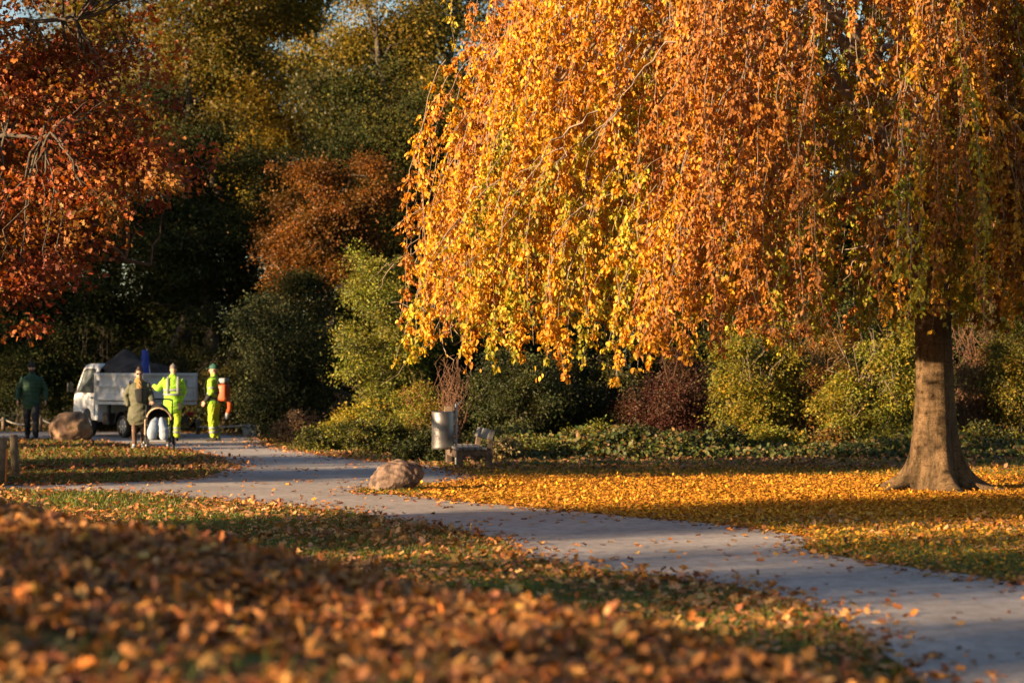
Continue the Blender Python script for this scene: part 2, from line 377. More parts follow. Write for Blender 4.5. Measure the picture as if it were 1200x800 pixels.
PATH_PX = [(1500, 745), (1320, 712), (1200, 685), (1130, 673), (1060, 664), (1000, 655), (960, 648), (943, 642), (950, 634), (935, 628), (880, 620),
           (800, 611), (700, 602), (600, 593), (540, 588), (490, 583), (440, 579), (416, 577), (424, 573), (445, 571), (500, 568), (548, 563), (556, 559),
           (530, 551), (495, 544), (440, 540), (400, 535), (360, 530), (330, 525), (322, 521), (312, 515), (285, 510), (200, 507), (90, 506), (0, 506), (-200, 506),
           (-200, 515), (0, 514.5), (60, 515.5), (110, 518.5), (190, 526), (240, 534), (263, 542), (267, 548), (252, 556), (200, 563), (100, 567), (0, 569.5), (-150, 571),
           (-150, 575), (0, 574), (100, 576), (150, 578), (230, 584), (300, 590), (360, 596), (420, 603), (480, 613), (540, 623), (585, 634), (604, 642), (602, 650), (625, 657),
           (700, 667), (800, 678), (880, 690), (940, 708), (985, 730), (1010, 752), (1050, 780), (1120, 830), (1300, 960), (1700, 1100)]
PATH = smoothpoly([gp(*p) for p in PATH_PX], 0.035)
def build_ground():
    xs = np.concatenate([np.linspace(-900, -60, 12), np.linspace(-50, -9, 16), np.linspace(-8, 8, 90), np.linspace(9, 50, 16), np.linspace(60, 900, 12)])
    ys = np.concatenate([np.linspace(-900, -40, 10), np.linspace(-30, 2, 10), np.linspace(2.3, 24, 110), np.linspace(25, 110, 40), np.linspace(130, 1500, 14)])
    X, Y = np.meshgrid(xs, ys); Z = gz(X, Y); V = np.stack([X, Y, Z], -1).reshape(-1, 3)
    nx = len(xs); i, j = np.meshgrid(np.arange(len(ys) - 1), np.arange(nx - 1), indexing='ij'); a = (i * nx + j).ravel()
    me = np_mesh('ground', V, np.stack([a, a + 1, a + nx + 1, a + nx], -1), 4, True)
    tag(obj('ground', me, M['ground']), kind='structure')
    me = bpy.data.meshes.new('path'); me.from_pydata([(x, y, 0.008) for x, y in PATH], [], [tuple(range(len(PATH)))])
    bm = bmesh.new(); bm.from_mesh(me); bmesh.ops.triangulate(bm, faces=bm.faces); bmesh.ops.recalc_face_normals(bm, faces=bm.faces)
    if sum(f.normal.z for f in bm.faces) < 0: bmesh.ops.reverse_faces(bm, faces=bm.faces)
    bm.to_mesh(me); bm.free()
    tag(obj('path', me, M['path']), kind='structure')
build_ground()

# ------------------------------------------------------------------ people
def hand(mb, w, d, side, palm_n, curl=0.5):
    """w wrist, d hand direction, side = across-the-palm vector (index to little), palm_n = palm facing"""
    w, d, s, n = Vector(w), Vector(d).normalized(), Vector(side), Vector(palm_n)
    s = (s - d * s.dot(d)).normalized(); n = d.cross(s) if d.cross(s).dot(n) > 0 else -d.cross(s)
    mb.loft([w - d * .02, w + d * .03, w + d * .085], [.026, .038, .04], [.02, .016, .014], 10, s)
    for i, (L, o) in enumerate(((.072, -.031), (.08, -.0105), (.075, .0105), (.058, .031))):
        p = w + d * .075 + s * o; c = curl * (0.8 + .12 * i); q = [p]
        for k, f in enumerate((.45, .32, .23)):
            a = c * (k + .6) * .7
            q.append(q[-1] + (d * math.cos(a) + n * math.sin(a)) * L * f)
        mb.loft(q, [.0085, .0085, .008, .007], None, 7, s)
    p = w + d * .02 - s * .03
    q = [p, p - s * .024 + d * .024 + n * .008, p - s * .03 + d * .05 + n * .02, p - s * .026 + d * .07 + n * .03]
    mb.loft(q, [.012, .0105, .009, .007], None, 7, n)
def head_parts(mb, c, yaw=0.0, tilt=0.0):
    rot = Matrix.Rotation(yaw, 3, 'Z') @ Matrix.Rotation(tilt, 3, 'X'); c = Vector(c)
    def P(x, y, z): return c + rot @ Vector((x, y, z))
    prof = [(-.115, -.045, .030, .030), (-.095, -.034, .048, .050), (-.06, -.018, .060, .070), (-.02, -.004, .068, .086), (.02, .004, .073, .095), (.06, .006, .071, .092), (.095, .006, .054, .07), (.112, .004, .03, .04)]
    mb.loft([P(0, y, z) for z, y, a, b in prof], [q[2] for q in prof], [q[3] for q in prof], 16, rot @ Vector((1, 0, 0)))
    mb.loft([P(0, -.086, .012), P(0, -.104, -.018), P(0, -.098, -.034)], [.009, .014, .012], [.01, .013, .008], 8)     # nose
    mb.loft([P(-.03, -.082, .03), P(0, -.09, .03), P(.03, -.082, .03)], [.008] * 3, None, 6, (0, 0, 1))               # brow
    mb.loft([P(-.02, -.077, -.062), P(0, -.084, -.062), P(.02, -.077, -.062)], [.006, .009, .006], None, 6, (0, 0, 1))   # lips
    for s in (-1, 1): mb.ell(P(s * .074, .01, -.005), (.01, .02, .03), 8, 6, rot)
    return P, rot
def person(label, loc, rz, pose, cat='person', cloth=None, group=None):
    J = dict(head=(0, -.02, 1.675), yaw=0, tilt=0, neck=(0, 0, 1.50),
             shL=(.180, 0, 1.415), elL=(.245, .03, 1.16), wrL=(.265, -.04, .90), shR=(-.180, 0, 1.415), elR=(-.245, .03, 1.16), wrR=(-.265, -.04, .90),
             hipL=(.09, 0, .94), knL=(.10, -.02, .51), anL=(.105, .03, .09), hipR=(-.09, 0, .94), knR=(-.10, -.02, .51), anR=(-.105, .03, .09), curl=.55, torso_lean=0.0)
    J.update(pose)
    V = {k: (Vector(v) if isinstance(v, tuple) else v) for k, v in J.items()}
    lean = V['torso_lean']
    def T(z): return Vector((0, -lean * max(0, z - .95), z))
    mb = MB()
    tz = [.88, .98, 1.1, 1.22, 1.34, 1.43, 1.48]
    mb.loft([T(z) for z in tz], [.16, .16, .14, .15, .17, .165, .10], [.11, .105, .10, .105, .115, .10, .07], 18)
    mb.loft([T(1.44), V['neck'], V['head'] + Vector((0, .015, -.05))], [.065, .056, .055], None, 12)
    for s in 'LR':
        sx = 1 if s == 'L' else -1
        sh, el, wr = V['sh' + s], V['el' + s], V['wr' + s]
        mb.loft([T(1.40) + Vector((sx * .08, 0, 0)), sh, sh.lerp(el, .4), el, el.lerp(wr, .35), wr], [.06, .062, .05, .042, .042, .028], None, 10)
        d = (wr - el).normalized()
        if not V.get('nohand' + s): hand(mb, wr, V.get('hd' + s, tuple(d)), V.get('hs' + s, (0, 1, 0)), V.get('hn' + s, (-sx, 0, 0)), V.get('curl' + s, V['curl']))
        h, k, a = V['hip' + s], V['kn' + s], V['an' + s]
        mb.loft([h + Vector((0, 0, .02)), h.lerp(k, .45), k, k.lerp(a, .3), a], [.092, .078, .055, .056, .036], None, 12)
        fd = Vector(V.get('ft' + s, (0.04 * sx, -1, 0))).normalized()
        mb.loft([a - fd * .05 - Vector((0, 0, .045)), a + fd * .06 - Vector((0, 0, .05)), a + fd * .16 - Vector((0, 0, .065))], [.036, .042, .036], [.036, .03, .02], 10, fd.cross(Vector((0, 0, 1))))
    P, rot = head_parts(mb, V['head'], V['yaw'], V['tilt'])
    body = mb.remeshed('person', M['skin'], None, 0.006, 1)
    tag(body, label, cat, group); body.location = loc; body.rotation_euler = (0, 0, rz)
    for s in (-1, 1):
        MB().ell(P(s * .03, -.083, .012), (.012, .007, .007), 10, 8).build('eye', M['eye'], body)
    return body, V, T, P, rot
def wrinkle(seed, k=26, amp=.006):
    return lambda co: amp * lump(co, seed, k)
def jacket(body, V, T, m, hem=.86, puff=0.0, seed=1, bulk=1.0, name='jacket', flare=1.0, cuff=.92):
    mb = MB(); z = np.linspace(hem, 1.5, 15)
    wa = np.interp(z, [.7, .95, 1.1, 1.3, 1.43, 1.5], [.215 * flare, .20, .19, .208, .20, .10]) * bulk
    wb = np.interp(z, [.7, .95, 1.1, 1.3, 1.43, 1.5], [.16 * flare, .15, .145, .152, .135, .085]) * bulk
    mb.loft([T(q) for q in z], list(wa), list(wb), 22)
    for s in 'LR':
        sx = 1 if s == 'L' else -1
        sh, el, wr = V['sh' + s], V['el' + s], V['wr' + s]; e = el.lerp(wr, cuff)
        mb.loft([T(1.38) + Vector((sx * .08, 0, 0)), sh, sh.lerp(el, .5), el, el.lerp(e, .5), e], [c * bulk for c in (.075, .08, .074, .067, .06, .05)], None, 12)
    mb.loft([V['neck'] - Vector((0, 0, .05)), V['neck'] + Vector((0, -.005, .035))], [.085 * bulk, .078], None, 14)
    def disp(co):
        d = .006 * lump(co, seed, 20)
        if puff: d = d + puff * np.abs(np.sin(co[:, 2] * PI / .085)) ** .6
        return d
    return mb.remeshed(name, m, body, 0.011, 2, disp)
def trousers(body, V, m, seed=2, bulk=1.0, cuff=.93, name='trousers'):
    mb = MB(); mb.loft([(0, 0, .84), (0, 0, .92), (0, 0, 1.02)], [.165 * bulk, .175 * bulk, .165 * bulk], [.12, .125, .118], 18)
    for s in 'LR':
        h, k, a = V['hip' + s], V['kn' + s], V['an' + s]; e = k.lerp(a, cuff)
        mb.loft([h, h.lerp(k, .5), k, k.lerp(e, .5), e], [c * bulk for c in (.105, .094, .078, .074, .066)], None, 14)
    return mb.remeshed(name, m, body, 0.011, 2, lambda co: .008 * lump(co, seed, 24))
def shoes(body, V, m, name='shoe'):
    for s in 'LR':
        sx = 1 if s == 'L' else -1; a = V['an' + s]; fd = Vector(V.get('ft' + s, (0.04 * sx, -1, 0))).normalized()
        mb = MB(); dn = Vector((0, 0, 1))
        mb.loft([a + dn * .06, a - dn * .01], [.05, .052], None, 12)
        mb.loft([a - fd * .06 - dn * .038, a + fd * .05 - dn * .045, a + fd * .15 - dn * .055, a + fd * .185 - dn * .06], [.042, .048, .046, .034], [.05, .042, .032, .025], 12, fd.cross(dn))
        mb.remeshed(name, m, body, .009, 1)
def band(body, pts, ra, rb, m, name='reflective_band', ref=(1, 0, 0), seg=24):
    return MB().loft(pts, ra, rb, seg, ref, cap=False).build(name, m, body)
def cap(body, P, rot, m, name='cap'):
    mb = MB(); x = rot @ Vector((1, 0, 0))
    pr = [(.035, .004, .079, .102), (.07, .006, .079, .1), (.105, .006, .064, .082), (.128, .006, .03, .04)]
    mb.loft([P(0, y, z) for z, y, a, b in pr], [q[2] for q in pr], [q[3] for q in pr], 18, x)
    mb.loft([P(0, -.07, .05), P(0, -.12, .045), P(0, -.165, .036)], [.072, .066, .04], [.012, .008, .006], 14, x)
    return mb.remeshed(name, m, body, .007, 1)
def hairpiece(body, P, rot, m, back=True, low=-.03, bun=False):
    mb = MB(); x = rot @ Vector((1, 0, 0))
    pr = [(low, .03, .07, .066), (.02, .022, .078, .088), (.06, .014, .079, .098), (.1, .01, .062, .08), (.122, .008, .032, .04)]
    mb.loft([P(0, y, z) for z, y, a, b in pr], [q[2] for q in pr], [q[3] for q in pr], 18, x)
    if bun: mb.ell(P(0, .05, .13), (.04, .04, .035))
    return mb.remeshed('hair', m, body, .007, 1, lambda co: .003 * lump(co, 5, 60))

def build_people():
    # man in green, walking towards the camera
    x, y = wx(37, 57.4), 57.4
    b, V, T, P, r = person('bearded man in dark green padded jacket and dark trousers walking beside the tawny boulder', (x, y, 0), R(8),
        dict(knL=(.10, -.14, .53), anL=(.10, -.10, .09), knR=(-.10, .0, .51), anR=(-.10, .16, .13), elL=(.30, .06, 1.17), wrL=(.32, -.03, .93), elR=(-.29, .04, 1.17), wrR=(-.31, -.07, .93), tilt=.08))
    b.scale = (1.03,) * 3
    jacket(b, V, T, M['greenpuffer'], .84, .010, 3, 1.02); trousers(b, V, M['navy'], 4); shoes(b, V, M['black'])
    MB().loft([P(0, -.045, -.12), P(0, -.05, -.085), P(0, -.045, -.05)], [.035, .056, .066], [.03, .045, .05], 12).remeshed('beard', M['hair'], b, .007, 1)
    mb = MB(); pr = [(.03, .004, .08, .104), (.07, .006, .08, .1), (.11, .006, .062, .08), (.135, .006, .03, .04)]
    mb.loft([P(0, yy, z) for z, yy, a, c in pr], [q[2] for q in pr], [q[3] for q in pr], 18); mb.remeshed('beanie', M['black'], b, .008, 1)

    # woman with parka and sunglasses, one hand in her pocket, the other on the pushchair
    x, y = wx(163, 51.0), 51.0
    b, V, T, P, r = person('woman in sunglasses, ochre scarf and olive parka pushing the pushchair', (x, y, 0), R(4),
        dict(elR=(-.30, .05, 1.17), wrR=(-.235, -.08, .98), nohandR=True, elL=(.27, -.02, 1.17), wrL=(.30, -.24, 1.06), hdL=(.25, -1, -.25), hsL=(.9, .2, .2), hnL=(0, 0, -1), curlL=1.0,
             anR=(-.10, -.06, .09), knR=(-.10, -.08, .51), anL=(.08, .14, .11), knL=(.09, .0, .51), tilt=.12, yaw=R(6)))
    b.scale = (.945,) * 3
    jacket(b, V, T, M['parka'], .66, 0, 6, 1.1, 'parka', 1.12); trousers(b, V, M['browntrouser'], 7, .8); shoes(b, V, M['greyplastic'])
    MB().loft([T(1.44), V['neck'] + Vector((0, -.03, .02)), V['neck'] + Vector((0, -.02, .06))], [.10, .105, .085], [.09, .1, .085], 16).loft([V['neck'] + Vector((.01, -.11, 0)), V['neck'] + Vector((.02, -.15, -.12)), V['neck'] + Vector((.02, -.155, -.24))], [.05, .065, .05], [.025, .03, .02], 12).remeshed('scarf', M['scarf'], b, .01, 2, wrinkle(8, 40, .006))
    MB().loft([T(1.40) + Vector((-.15, .05, .03)), T(1.43) + Vector((0, .13, .05)), T(1.40) + Vector((.15, .05, .03))], [.06, .09, .06], [.045, .06, .045], 12, (0, 0, 1)).remeshed('hood', M['black'], b, .01, 2)
    MB().loft([(.0, -.175, 1.33), (.03, -.18, 1.05)], [.09, .07], [.02, .015], 12).build('open_front', M['black'], b)
    hairpiece(b, P, r, M['hair'], low=-.05, bun=True)
    g = MB()
    for s in (-1, 1): g.ell(P(s * .034, -.093, .012), (.03, .008, .022), 12, 8, r)
    g.loft([P(-.01, -.1, .018), P(.01, -.1, .018)], [.004] * 2, None, 6); 
    for s in (-1, 1): g.loft([P(s * .062, -.088, .02), P(s * .08, .0, .015)], [.004] * 2, None, 6)
    g.build('sunglasses', M['blackplastic'], b)

    # road worker leaning one arm on the truck bed, back to camera
    x, y = wx(203, 56.8), 56.8
    b, V, T, P, r = person('worker in yellow jacket and grey cap, back turned, leaning an arm on the truck', (x, y, 0), R(180 + 4),
        dict(shL=(.19, -.02, 1.43), elL=(.35, -.05, 1.22), wrL=(.46, -.28, 1.30), hdL=(.5, -.8, -.25), hsL=(.7, .5, 0), hnL=(0, 0, -1), curlL=.9,
             elR=(-.25, -.02, 1.17), wrR=(-.18, -.2, 1.0), anL=(.12, .03, .09), knL=(.11, -.03, .51), anR=(-.07, .02, .09), knR=(-.09, -.05, .51), tilt=.15, yaw=R(15)))
    jacket(b, V, T, M['hivis'], .80, 0, 9, 1.12, 'hivis_jacket'); trousers(b, V, M['hivispant'], 10, 1.12); shoes(b, V, M['black'])
    for z in (1.20, 1.10): band(b, [T(z - .026), T(z + .026)], [.234] * 2, [.178] * 2, M['reflect'])
    for s in (-1, 1): MB().loft([(s * .115, .163, 1.12), (s * .115, .18, 1.3), (s * .115, .16, 1.42), (s * .115, .105, 1.515)], [.026] * 4, [.006] * 4, 8).build('reflective_band', M['reflect'], b)
    for s in 'LR':
        k, a = V['kn' + s], V['an' + s]
        for t in (.45, .66): p = k.lerp(a, t); q = k.lerp(a, t + .12); band(b, [p, q], [.091] * 2, [.091] * 2, M['reflect'], seg=16)
    cap(b, P, r, M['greycap'])
    MB().box((-.17, .10, .82), (.10, .09, .17), None, .02).build('belt_pouch', M['black'], b)
    # road worker in profile with the backpack blower
    x, y = wx(251, 57.0), 57.0
    b, V, T, P, r = person('worker in bright yellow workwear and green cap standing behind the truck with a backpack blower', (x, y, 0), R(-72 - 35),
        dict(elL=(.25, .05, 1.16), wrL=(.25, -.12, .93), elR=(-.25, .05, 1.16), wrR=(-.24, -.12, .95), anL=(.11, .03, .09), anR=(-.11, .02, .09), tilt=.05, yaw=R(10)))
    jacket(b, V, T, M['hivis'], .90, 0, 12, 1.06, 'hivis_jacket', cuff=.35); trousers(b, V, M['hivispant'], 13, 1.1); shoes(b, V, M['black'])
    for s in 'LR':
        e, w = V['el' + s], V['wr' + s]; MB().loft([e.lerp(w, .3), e.lerp(w, .95)], [.056, .046], None, 12).remeshed('dark_cuff', M['black'], b, .009, 1)
        sh = V['sh' + s]; p = sh.lerp(e, .62); q = sh.lerp(e, .8); band(b, [p, q], [.087] * 2, [.087] * 2, M['reflect'], seg=16)
        k, a = V['kn' + s], V['an' + s]
        for t in (.42, .64): p = k.lerp(a, t); q = k.lerp(a, t + .14); band(b, [p, q], [.09] * 2, [.09] * 2, M['reflect'], seg=16)
    band(b, [T(1.10), T(1.15)], [.224] * 2, [.17] * 2, M['reflect'])
    cap(b, P, r, M['greencap'])
    # blower: a thing of its own carried on his back (local +y is his back)
    bl = thing('leaf_blower', 'orange backpack leaf blower carried on the back of the green capped worker', 'leaf blower', (x, y, 0), b.rotation_euler.z)
    MB().box((0, .26, 1.14), (.34, .20, .40), None, .05, True).build('motor_housing', M['orange'], bl)
    MB().box((0, .25, 1.42), (.26, .17, .13), None, .045, True).build('fuel_tank', M['greyplastic'], bl)
    MB().box((0, .165, 1.16), (.30, .03, .52), None, .012).build('back_plate', M['black'], bl)
    MB().loft([(.0, .34, 1.0), (-.02, .39, .9), (-.06, .37, .76), (-.10, .30, .66)], [.06, .06, .055, .05], None, 12).build('blower_tube', M['orange'], bl)
    MB().loft([(-.10, .30, .66), (-.12, .25, .56)], [.055, .06], None, 12).build('nozzle', M['greyplastic'], bl)
    for s in (-1, 1):
        MB().loft([(s * .12, .17, 1.40), (s * .125, .08, 1.52), (s * .125, -.1, 1.49), (s * .135, -.18, 1.3), (s * .17, -.16, 1.1), (s * .235, .0, 1.0), (s * .15, .18, .96)], [.028] * 7, [.012] * 7, 8).build('strap', M['black'], bl)
    MB().loft([(-.21, .05, 1.0), (-.235, 0, .99), (-.23, -.06, .985), (-.14, -.18, .98), (0, -.2, .98), (.14, -.18, .98), (.235, 0, .99), (.21, .06, 1.0), (.1, .18, 1.0)], [.028] * 9, [.01] * 9, 8, (0, 0, 1)).build('waist_belt', M['black'], bl)
build_people()

# ------------------------------------------------------------------ pushchair
def pushchair():
    t = thing('pushchair', 'black pushchair with beige rimmed hood and pale blue padding pushed by the woman', 'pushchair', (wx(186, 50.6), 50.6, 0), R(6))
    f = MB()
    for s in (-1, 1):
        f.loft([(s * .27, .42, 1.02), (s * .27, .1, .62), (s * .25, -.32, .16)], .014, None, 8)
        f.loft([(s * .28, .38, .14), (s * .27, .02, .55), (s * .26, -.05, .62)], .013, None, 8)
        f.loft([(s * .27, -.28, .2), (s * .28, .36, .16)], .011, None, 8)
    f.loft([(-.26, -.2, .22), (.26, -.2, .22)], .011, None, 8, (0, 0, 1)).loft([(-.28, .36, .16), (.28, .36, .16)], .011, None, 8, (0, 0, 1))
    f.build('frame', M['blackplastic'], t)
    MB().loft([(-.27, .42, 1.02), (-.2, .45, 1.05), (.2, .45, 1.05), (.27, .42, 1.02)], .019, None, 10, (0, 0, 1)).build('handle', M['black'], t)
    def wheel(x, y, r):
        w = bpy.data.objects.new('wheel', None); link(w, t); w.location = (x, y, r)
        ty = MB(); n = 20
        ty.loft([(0, math.cos(a) * (r - .02), math.sin(a) * (r - .02)) for a in np.linspace(0, 2 * PI, n + 1)], .02, None, 8, cap=False).build('tyre', M['rubber'], w)
        rm = MB(); rm.loft([(-.02, 0, 0), (.02, 0, 0)], .03, None, 10, (0, 1, 0))
        for k in range(5):
            a = k * 2 * PI / 5; rm.loft([(0, 0, 0), (0, math.cos(a) * (r - .03), math.sin(a) * (r - .03))], .012, None, 6)
        rm.build('rim', M['greyplastic'], w)
    for s in (-1, 1): wheel(s * .30, .36, .14); wheel(s * .22, -.34, .10)
    sb = MB(); sb.loft([(0, -.12, .46), (0, .12, .44), (0, .24, .62), (0, .30, .86)], [.19, .2, .2, .17], [.03, .035, .03, .025], 12).remeshed('seat', M['black'], t, .012, 1)
    # hood: quarter shell
    vs, fs = [], []; na, nb = 9, 15
    for i in range(na):
        th = R(-10 + i * 14)
        for k in range(nb):
            ph = PI * k / (nb - 1)
            vs.append((math.cos(ph) * .235, .22 - math.cos(th) * math.sin(ph) * .30 * (1) + 0, .68 + (math.sin(th) * .28 + .0) * math.sin(ph) ** .7 + .0))
    for i in range(na - 1):
        for k in range(nb - 1): fs.append((i * nb + k, i * nb + k + 1, (i + 1) * nb + k + 1, (i + 1) * nb + k))
    h = MB()
    # ribs of the hood as lofted arches from the front rim to the back
    def arch(th, rr): return [(math.cos(a) * .25 * rr, .2 - math.cos(th) * .30 * math.sin(a) * rr, .62 + math.sin(th) * .34 * math.sin(a) * rr) for a in np.linspace(0.0, PI, 15)]
    rows = [arch(R(a), 1.0) for a in (48, 62, 78, 95, 115, 140, 165)]
    vs = [p for r_ in rows for p in r_]; fs = [(i * 15 + k, i * 15 + k + 1, (i + 1) * 15 + k + 1, (i + 1) * 15 + k) for i in range(6) for k in range(14)]
    hd = MB().add(vs, fs).build('hood', M['black'], t); so = hd.modifiers.new('thickness', 'SOLIDIFY'); so.thickness = .012
    MB().loft(arch(R(46), 1.02), [.02] * 15, [.014] * 15, 8).build('hood_rim', M['beige'], t)
    MB().loft([(-.235, .05, .60), (-.235, -.18, .52), (-.2, -.27, .50), (0, -.3, .50), (.2, -.27, .50), (.235, -.18, .52), (.235, .05, .60)], .016, None, 8, (0, 0, 1)).build('bumper_bar', M['black'], t)
    for s in (-1, 1):
        MB().loft([(s * .06, -.10, .63), (s * .085, -.22, .53), (s * .115, -.32, .39), (s * .125, -.34, .27)], [.055, .095, .122, .095], [.055, .09, .10, .075], 14).remeshed('padded_cover', M['paleblue'], t, .012, 2, wrinkle(15 + s, 12, .008))
    MB().box((0, -.33, .19), (.34, .16, .035), None, .012).build('footrest', M['greyplastic'], t)
    MB().loft([(0, -.14, .24), (0, .3, .26)], [.2, .22], [.07, .09], 14).remeshed('basket', M['black'], t, .014, 2)
    MB().box((-.285, .08, .46), (.03, .10, .34), Matrix.Rotation(R(-20), 3, 'X'), .012).build('side_pad', M['beige'], t)
pushchair()

# ------------------------------------------------------------------ tipper truck
def truck():
    YAW = R(180 - 53)                               # local +x is the front of the truck
    t = thing('tipper_truck', 'small white tipper truck with drop side bed parked beyond the path', 'truck', (-9.56, 60.7, 0), YAW)
    W = .70
    # cab (side profile in x,z), with the rear wall at x=.52
    prof = [(.52, .42), (.80, .42), (.82, .56), (.90, .68), (1.05, .73), (1.20, .68), (1.29, .56), (1.31, .40), (1.72, .36), (1.79, .44), (1.80, .70), (1.76, .98), (1.70, 1.10), (1.36, 1.72), (1.26, 1.80), (1.05, 1.84), (.60, 1.84), (.52, 1.80)]
    cabm = MB(); n = len(prof)
    def inset(z): return max(0, (z - 1.08)) * .13
    vs = [(x, -(W - inset(z)), z) for x, z in prof] + [(x, W - inset(z), z) for x, z in prof]
    fs = [tuple(range(n)), tuple(range(2 * n - 1, n - 1, -1))] + [(i, i + n, (i + 1) % n + n, (i + 1) % n) for i in range(n)]
    cab = cabm.add(vs, fs, False).build('cab', M['white'], t, .018)
    def side(s, x, z, o=.0): return (x, s * (W - inset(z) + o), z)
    for s in (1, -1):
        win = [(.72, 1.12), (1.54, 1.12), (1.30, 1.66), (1.22, 1.70), (.72, 1.70)]
        v0 = [side(s, x, z, .004) for x, z in win]; v1 = [side(s, x, z, -.012) for x, z in win]; k = len(win)
        w = MB().add(v0 + v1, [tuple(range(k)), tuple(range(2 * k - 1, k - 1, -1))] + [(i, (i + 1) % k, (i + 1) % k + k, i + k) for i in range(k)], False).build('side_window', M['glass'], t)
        fr = MB(); 
        for i in range(k):
            fr.loft([side(s, *win[i], .006), side(s, *win[(i + 1) % k], .006)], .014, None, 6)
        fr.build('window_seal', M['blackplastic'], w)
        dr = [(.64, .46), (.78, .46), (.80, .60), (.9, .72), (1.05, .77), (1.22, .72), (1.31, .62), (1.36, 1.05), (.64, 1.05)]
        v0 = [side(s, x, z, .014) for x, z in dr]; v1 = [side(s, x, z, .0) for x, z in dr]; k = len(dr)
        d = MB().add(v0 + v1, [tuple(range(k)), tuple(range(2 * k - 1, k - 1, -1))] + [(i, (i + 1) % k, (i + 1) % k + k, i + k) for i in range(k)], False).build('door', M['white'], t, .006)
        MB().box((.74, s * (W + .026), .98), (.12, .025, .035), None, .008).build('handle', M['blackplastic'], d)
        mr = MB().box((1.66, s * (W + .16), 1.24), (.07, .15, .24), None, .025, True); mr.build('mirror', M['blackplastic'], t)
        MB().loft([(1.60, s * (W - .02), 1.16), (1.64, s * (W + .12), 1.2)], .016, None, 8).build('mirror_arm', M['blackplastic'], t)
        MB().box((1.79, s * .50, .72), (.04, .26, .16), None, .015).build('headlight', M['lens_clear'], t)
        MB().box((-1.90, s * .62, .60), (.04, .2, .09), None, .012).build('tail_light', M['lens_red'], t)
    # windscreen on the sloping front
    def fr(x, y, z, o): return (x + o * .88, y, z + o * .48)
    a = [(1.665, 1.16), (1.39, 1.665)]
    v = [fr(a[0][0], -.58, a[0][1], .006), fr(a[0][0], .58, a[0][1], .006), fr(a[1][0], .52, a[1][1], .006), fr(a[1][0], -.52, a[1][1], .006)]
    v += [(p[0] - .02, p[1], p[2] - .01) for p in v]
    MB().add(v, [(0, 1, 2, 3), (7, 6, 5, 4), (0, 4, 5, 1), (1, 5, 6, 2), (2, 6, 7, 3), (3, 7, 4, 0)], False).build('windscreen', M['glass'], t)
    MB().box((1.83, 0, .42), (.08, 1.36, .17), None, .03).build('bumper', M['greyplastic'], t)
    MB().box((1.80, 0, .60), (.02, .5, .12), None, .006).build('grille', M['blackplastic'], t)
    # chassis
    ch = MB()
    for s in (1, -1): ch.box((-.30, s * .36, .52), (3.0, .08, .14), None, .01)
    for x in (-1.6, -.9, -.2, .4): ch.box((x, 0, .52), (.08, .70, .10), None, .01)
    ch.box((.25, .48, .46), (.34, .22, .30), None, .03).box((-.25, .40, .44), (.28, .2, .22), None, .03).box((-1.82, 0, .46), (.08, 1.2, .16), None, .02).loft([(-.80, -.55, .3), (-.80, .55, .3)], .06, None, 10, (0, 0, 1)).loft([(1.05, -.55, .3), (1.05, .55, .3)], .05, None, 10, (0, 0, 1))
    ch.build('chassis', M['chassis'], t)
    MB().loft([(.12, .55, .82), (.12, .56, .56)], .05, None, 12).build('filler_pipe', M['blackplastic'], t)
    for s in (1, -1):
        for x in (-.80, 1.05):
            w = bpy.data.objects.new('wheel', None); link(w, t); w.location = (x, s * .60, .285)
            r0 = .285; tyre = MB()
            secs = [(-.075, .19), (-.082, .25), (-.06, r0 - .003), (0, r0), (.06, r0 - .003), (.082, .25), (.075, .19)]; nn = 28
            vs = [(math.cos(2 * PI * k / nn) * rr, yy, math.sin(2 * PI * k / nn) * rr) for yy, rr in secs for k in range(nn)]
            fs = [(i * nn + k, i * nn + (k + 1) % nn, (i + 1) * nn + (k + 1) % nn, (i + 1) * nn + k) for i in range(6) for k in range(nn)]
            tyre.add(vs, fs).build('tyre', M['rubber'], w)
            rim = MB().loft([(0, s * .02, 0), (0, s * .055, 0)], [.192, .19], None, 28, cap=False)
            rim.loft([(0, s * .05, 0), (0, s * .085, 0)], [.055, .045], None, 14, cap=False)
            for k in range(7):
                an = 2 * PI * k / 7; rim.box((math.cos(an) * .115, s * .066, math.sin(an) * .115), (.13, .02, .048), Matrix.Rotation(-an, 3, 'Y'), .006)
            rim.build('rim', M['rimsilver'], w)
        # mudguard over the rear wheels
        mg = [(-.80 + math.cos(an) * .36, math.sin(an) * .36 + .30) for an in np.linspace(.15, PI - .15, 11)]; mo = [(-.80 + math.cos(an) * .375, math.sin(an) * .375 + .30) for an in np.linspace(.15, PI - .15, 11)]
        MB().prism(mg + mo[::-1], s * .50, s * .70).build('mudguard', M['blackplastic'], t)
    # bed: floor, drop sides, tailgate, headboard
    X0, X1, BW, ZB, ZT = -1.95, .46, .78, .92, 1.60
    MB().box(((X0 + X1) / 2, 0, .86), (X1 - X0, 2 * BW, .08), None, .01).build('bed_floor', M['dropside'], t)
    def panel(name, L):
        mb = MB(); h = ZT - ZB
        mb.box((0, 0, h / 2), (L, .03, h), None, .008)
        for z, hh in ((.045, .08), (h * .52, .05), (h - .035, .07)): mb.box((0, -.032, z), (L - .01, .04, hh), None, .008)
        for x in (-L / 2 + .035, L / 2 - .035): mb.box((x, -.028, h / 2), (.06, .03, h - .02), None, .006)
        mb.box((0, -.0205, h * .27), (L - .3, .012, .03), None, .004)
        o = mb.build(name, M['dropside'], t)
        for x in (-L * .42, L * .3): MB().box((x, -.045, h * .62), (.05, .025, .16), None, .006).build('latch', M['greysteel'], o)
        return o
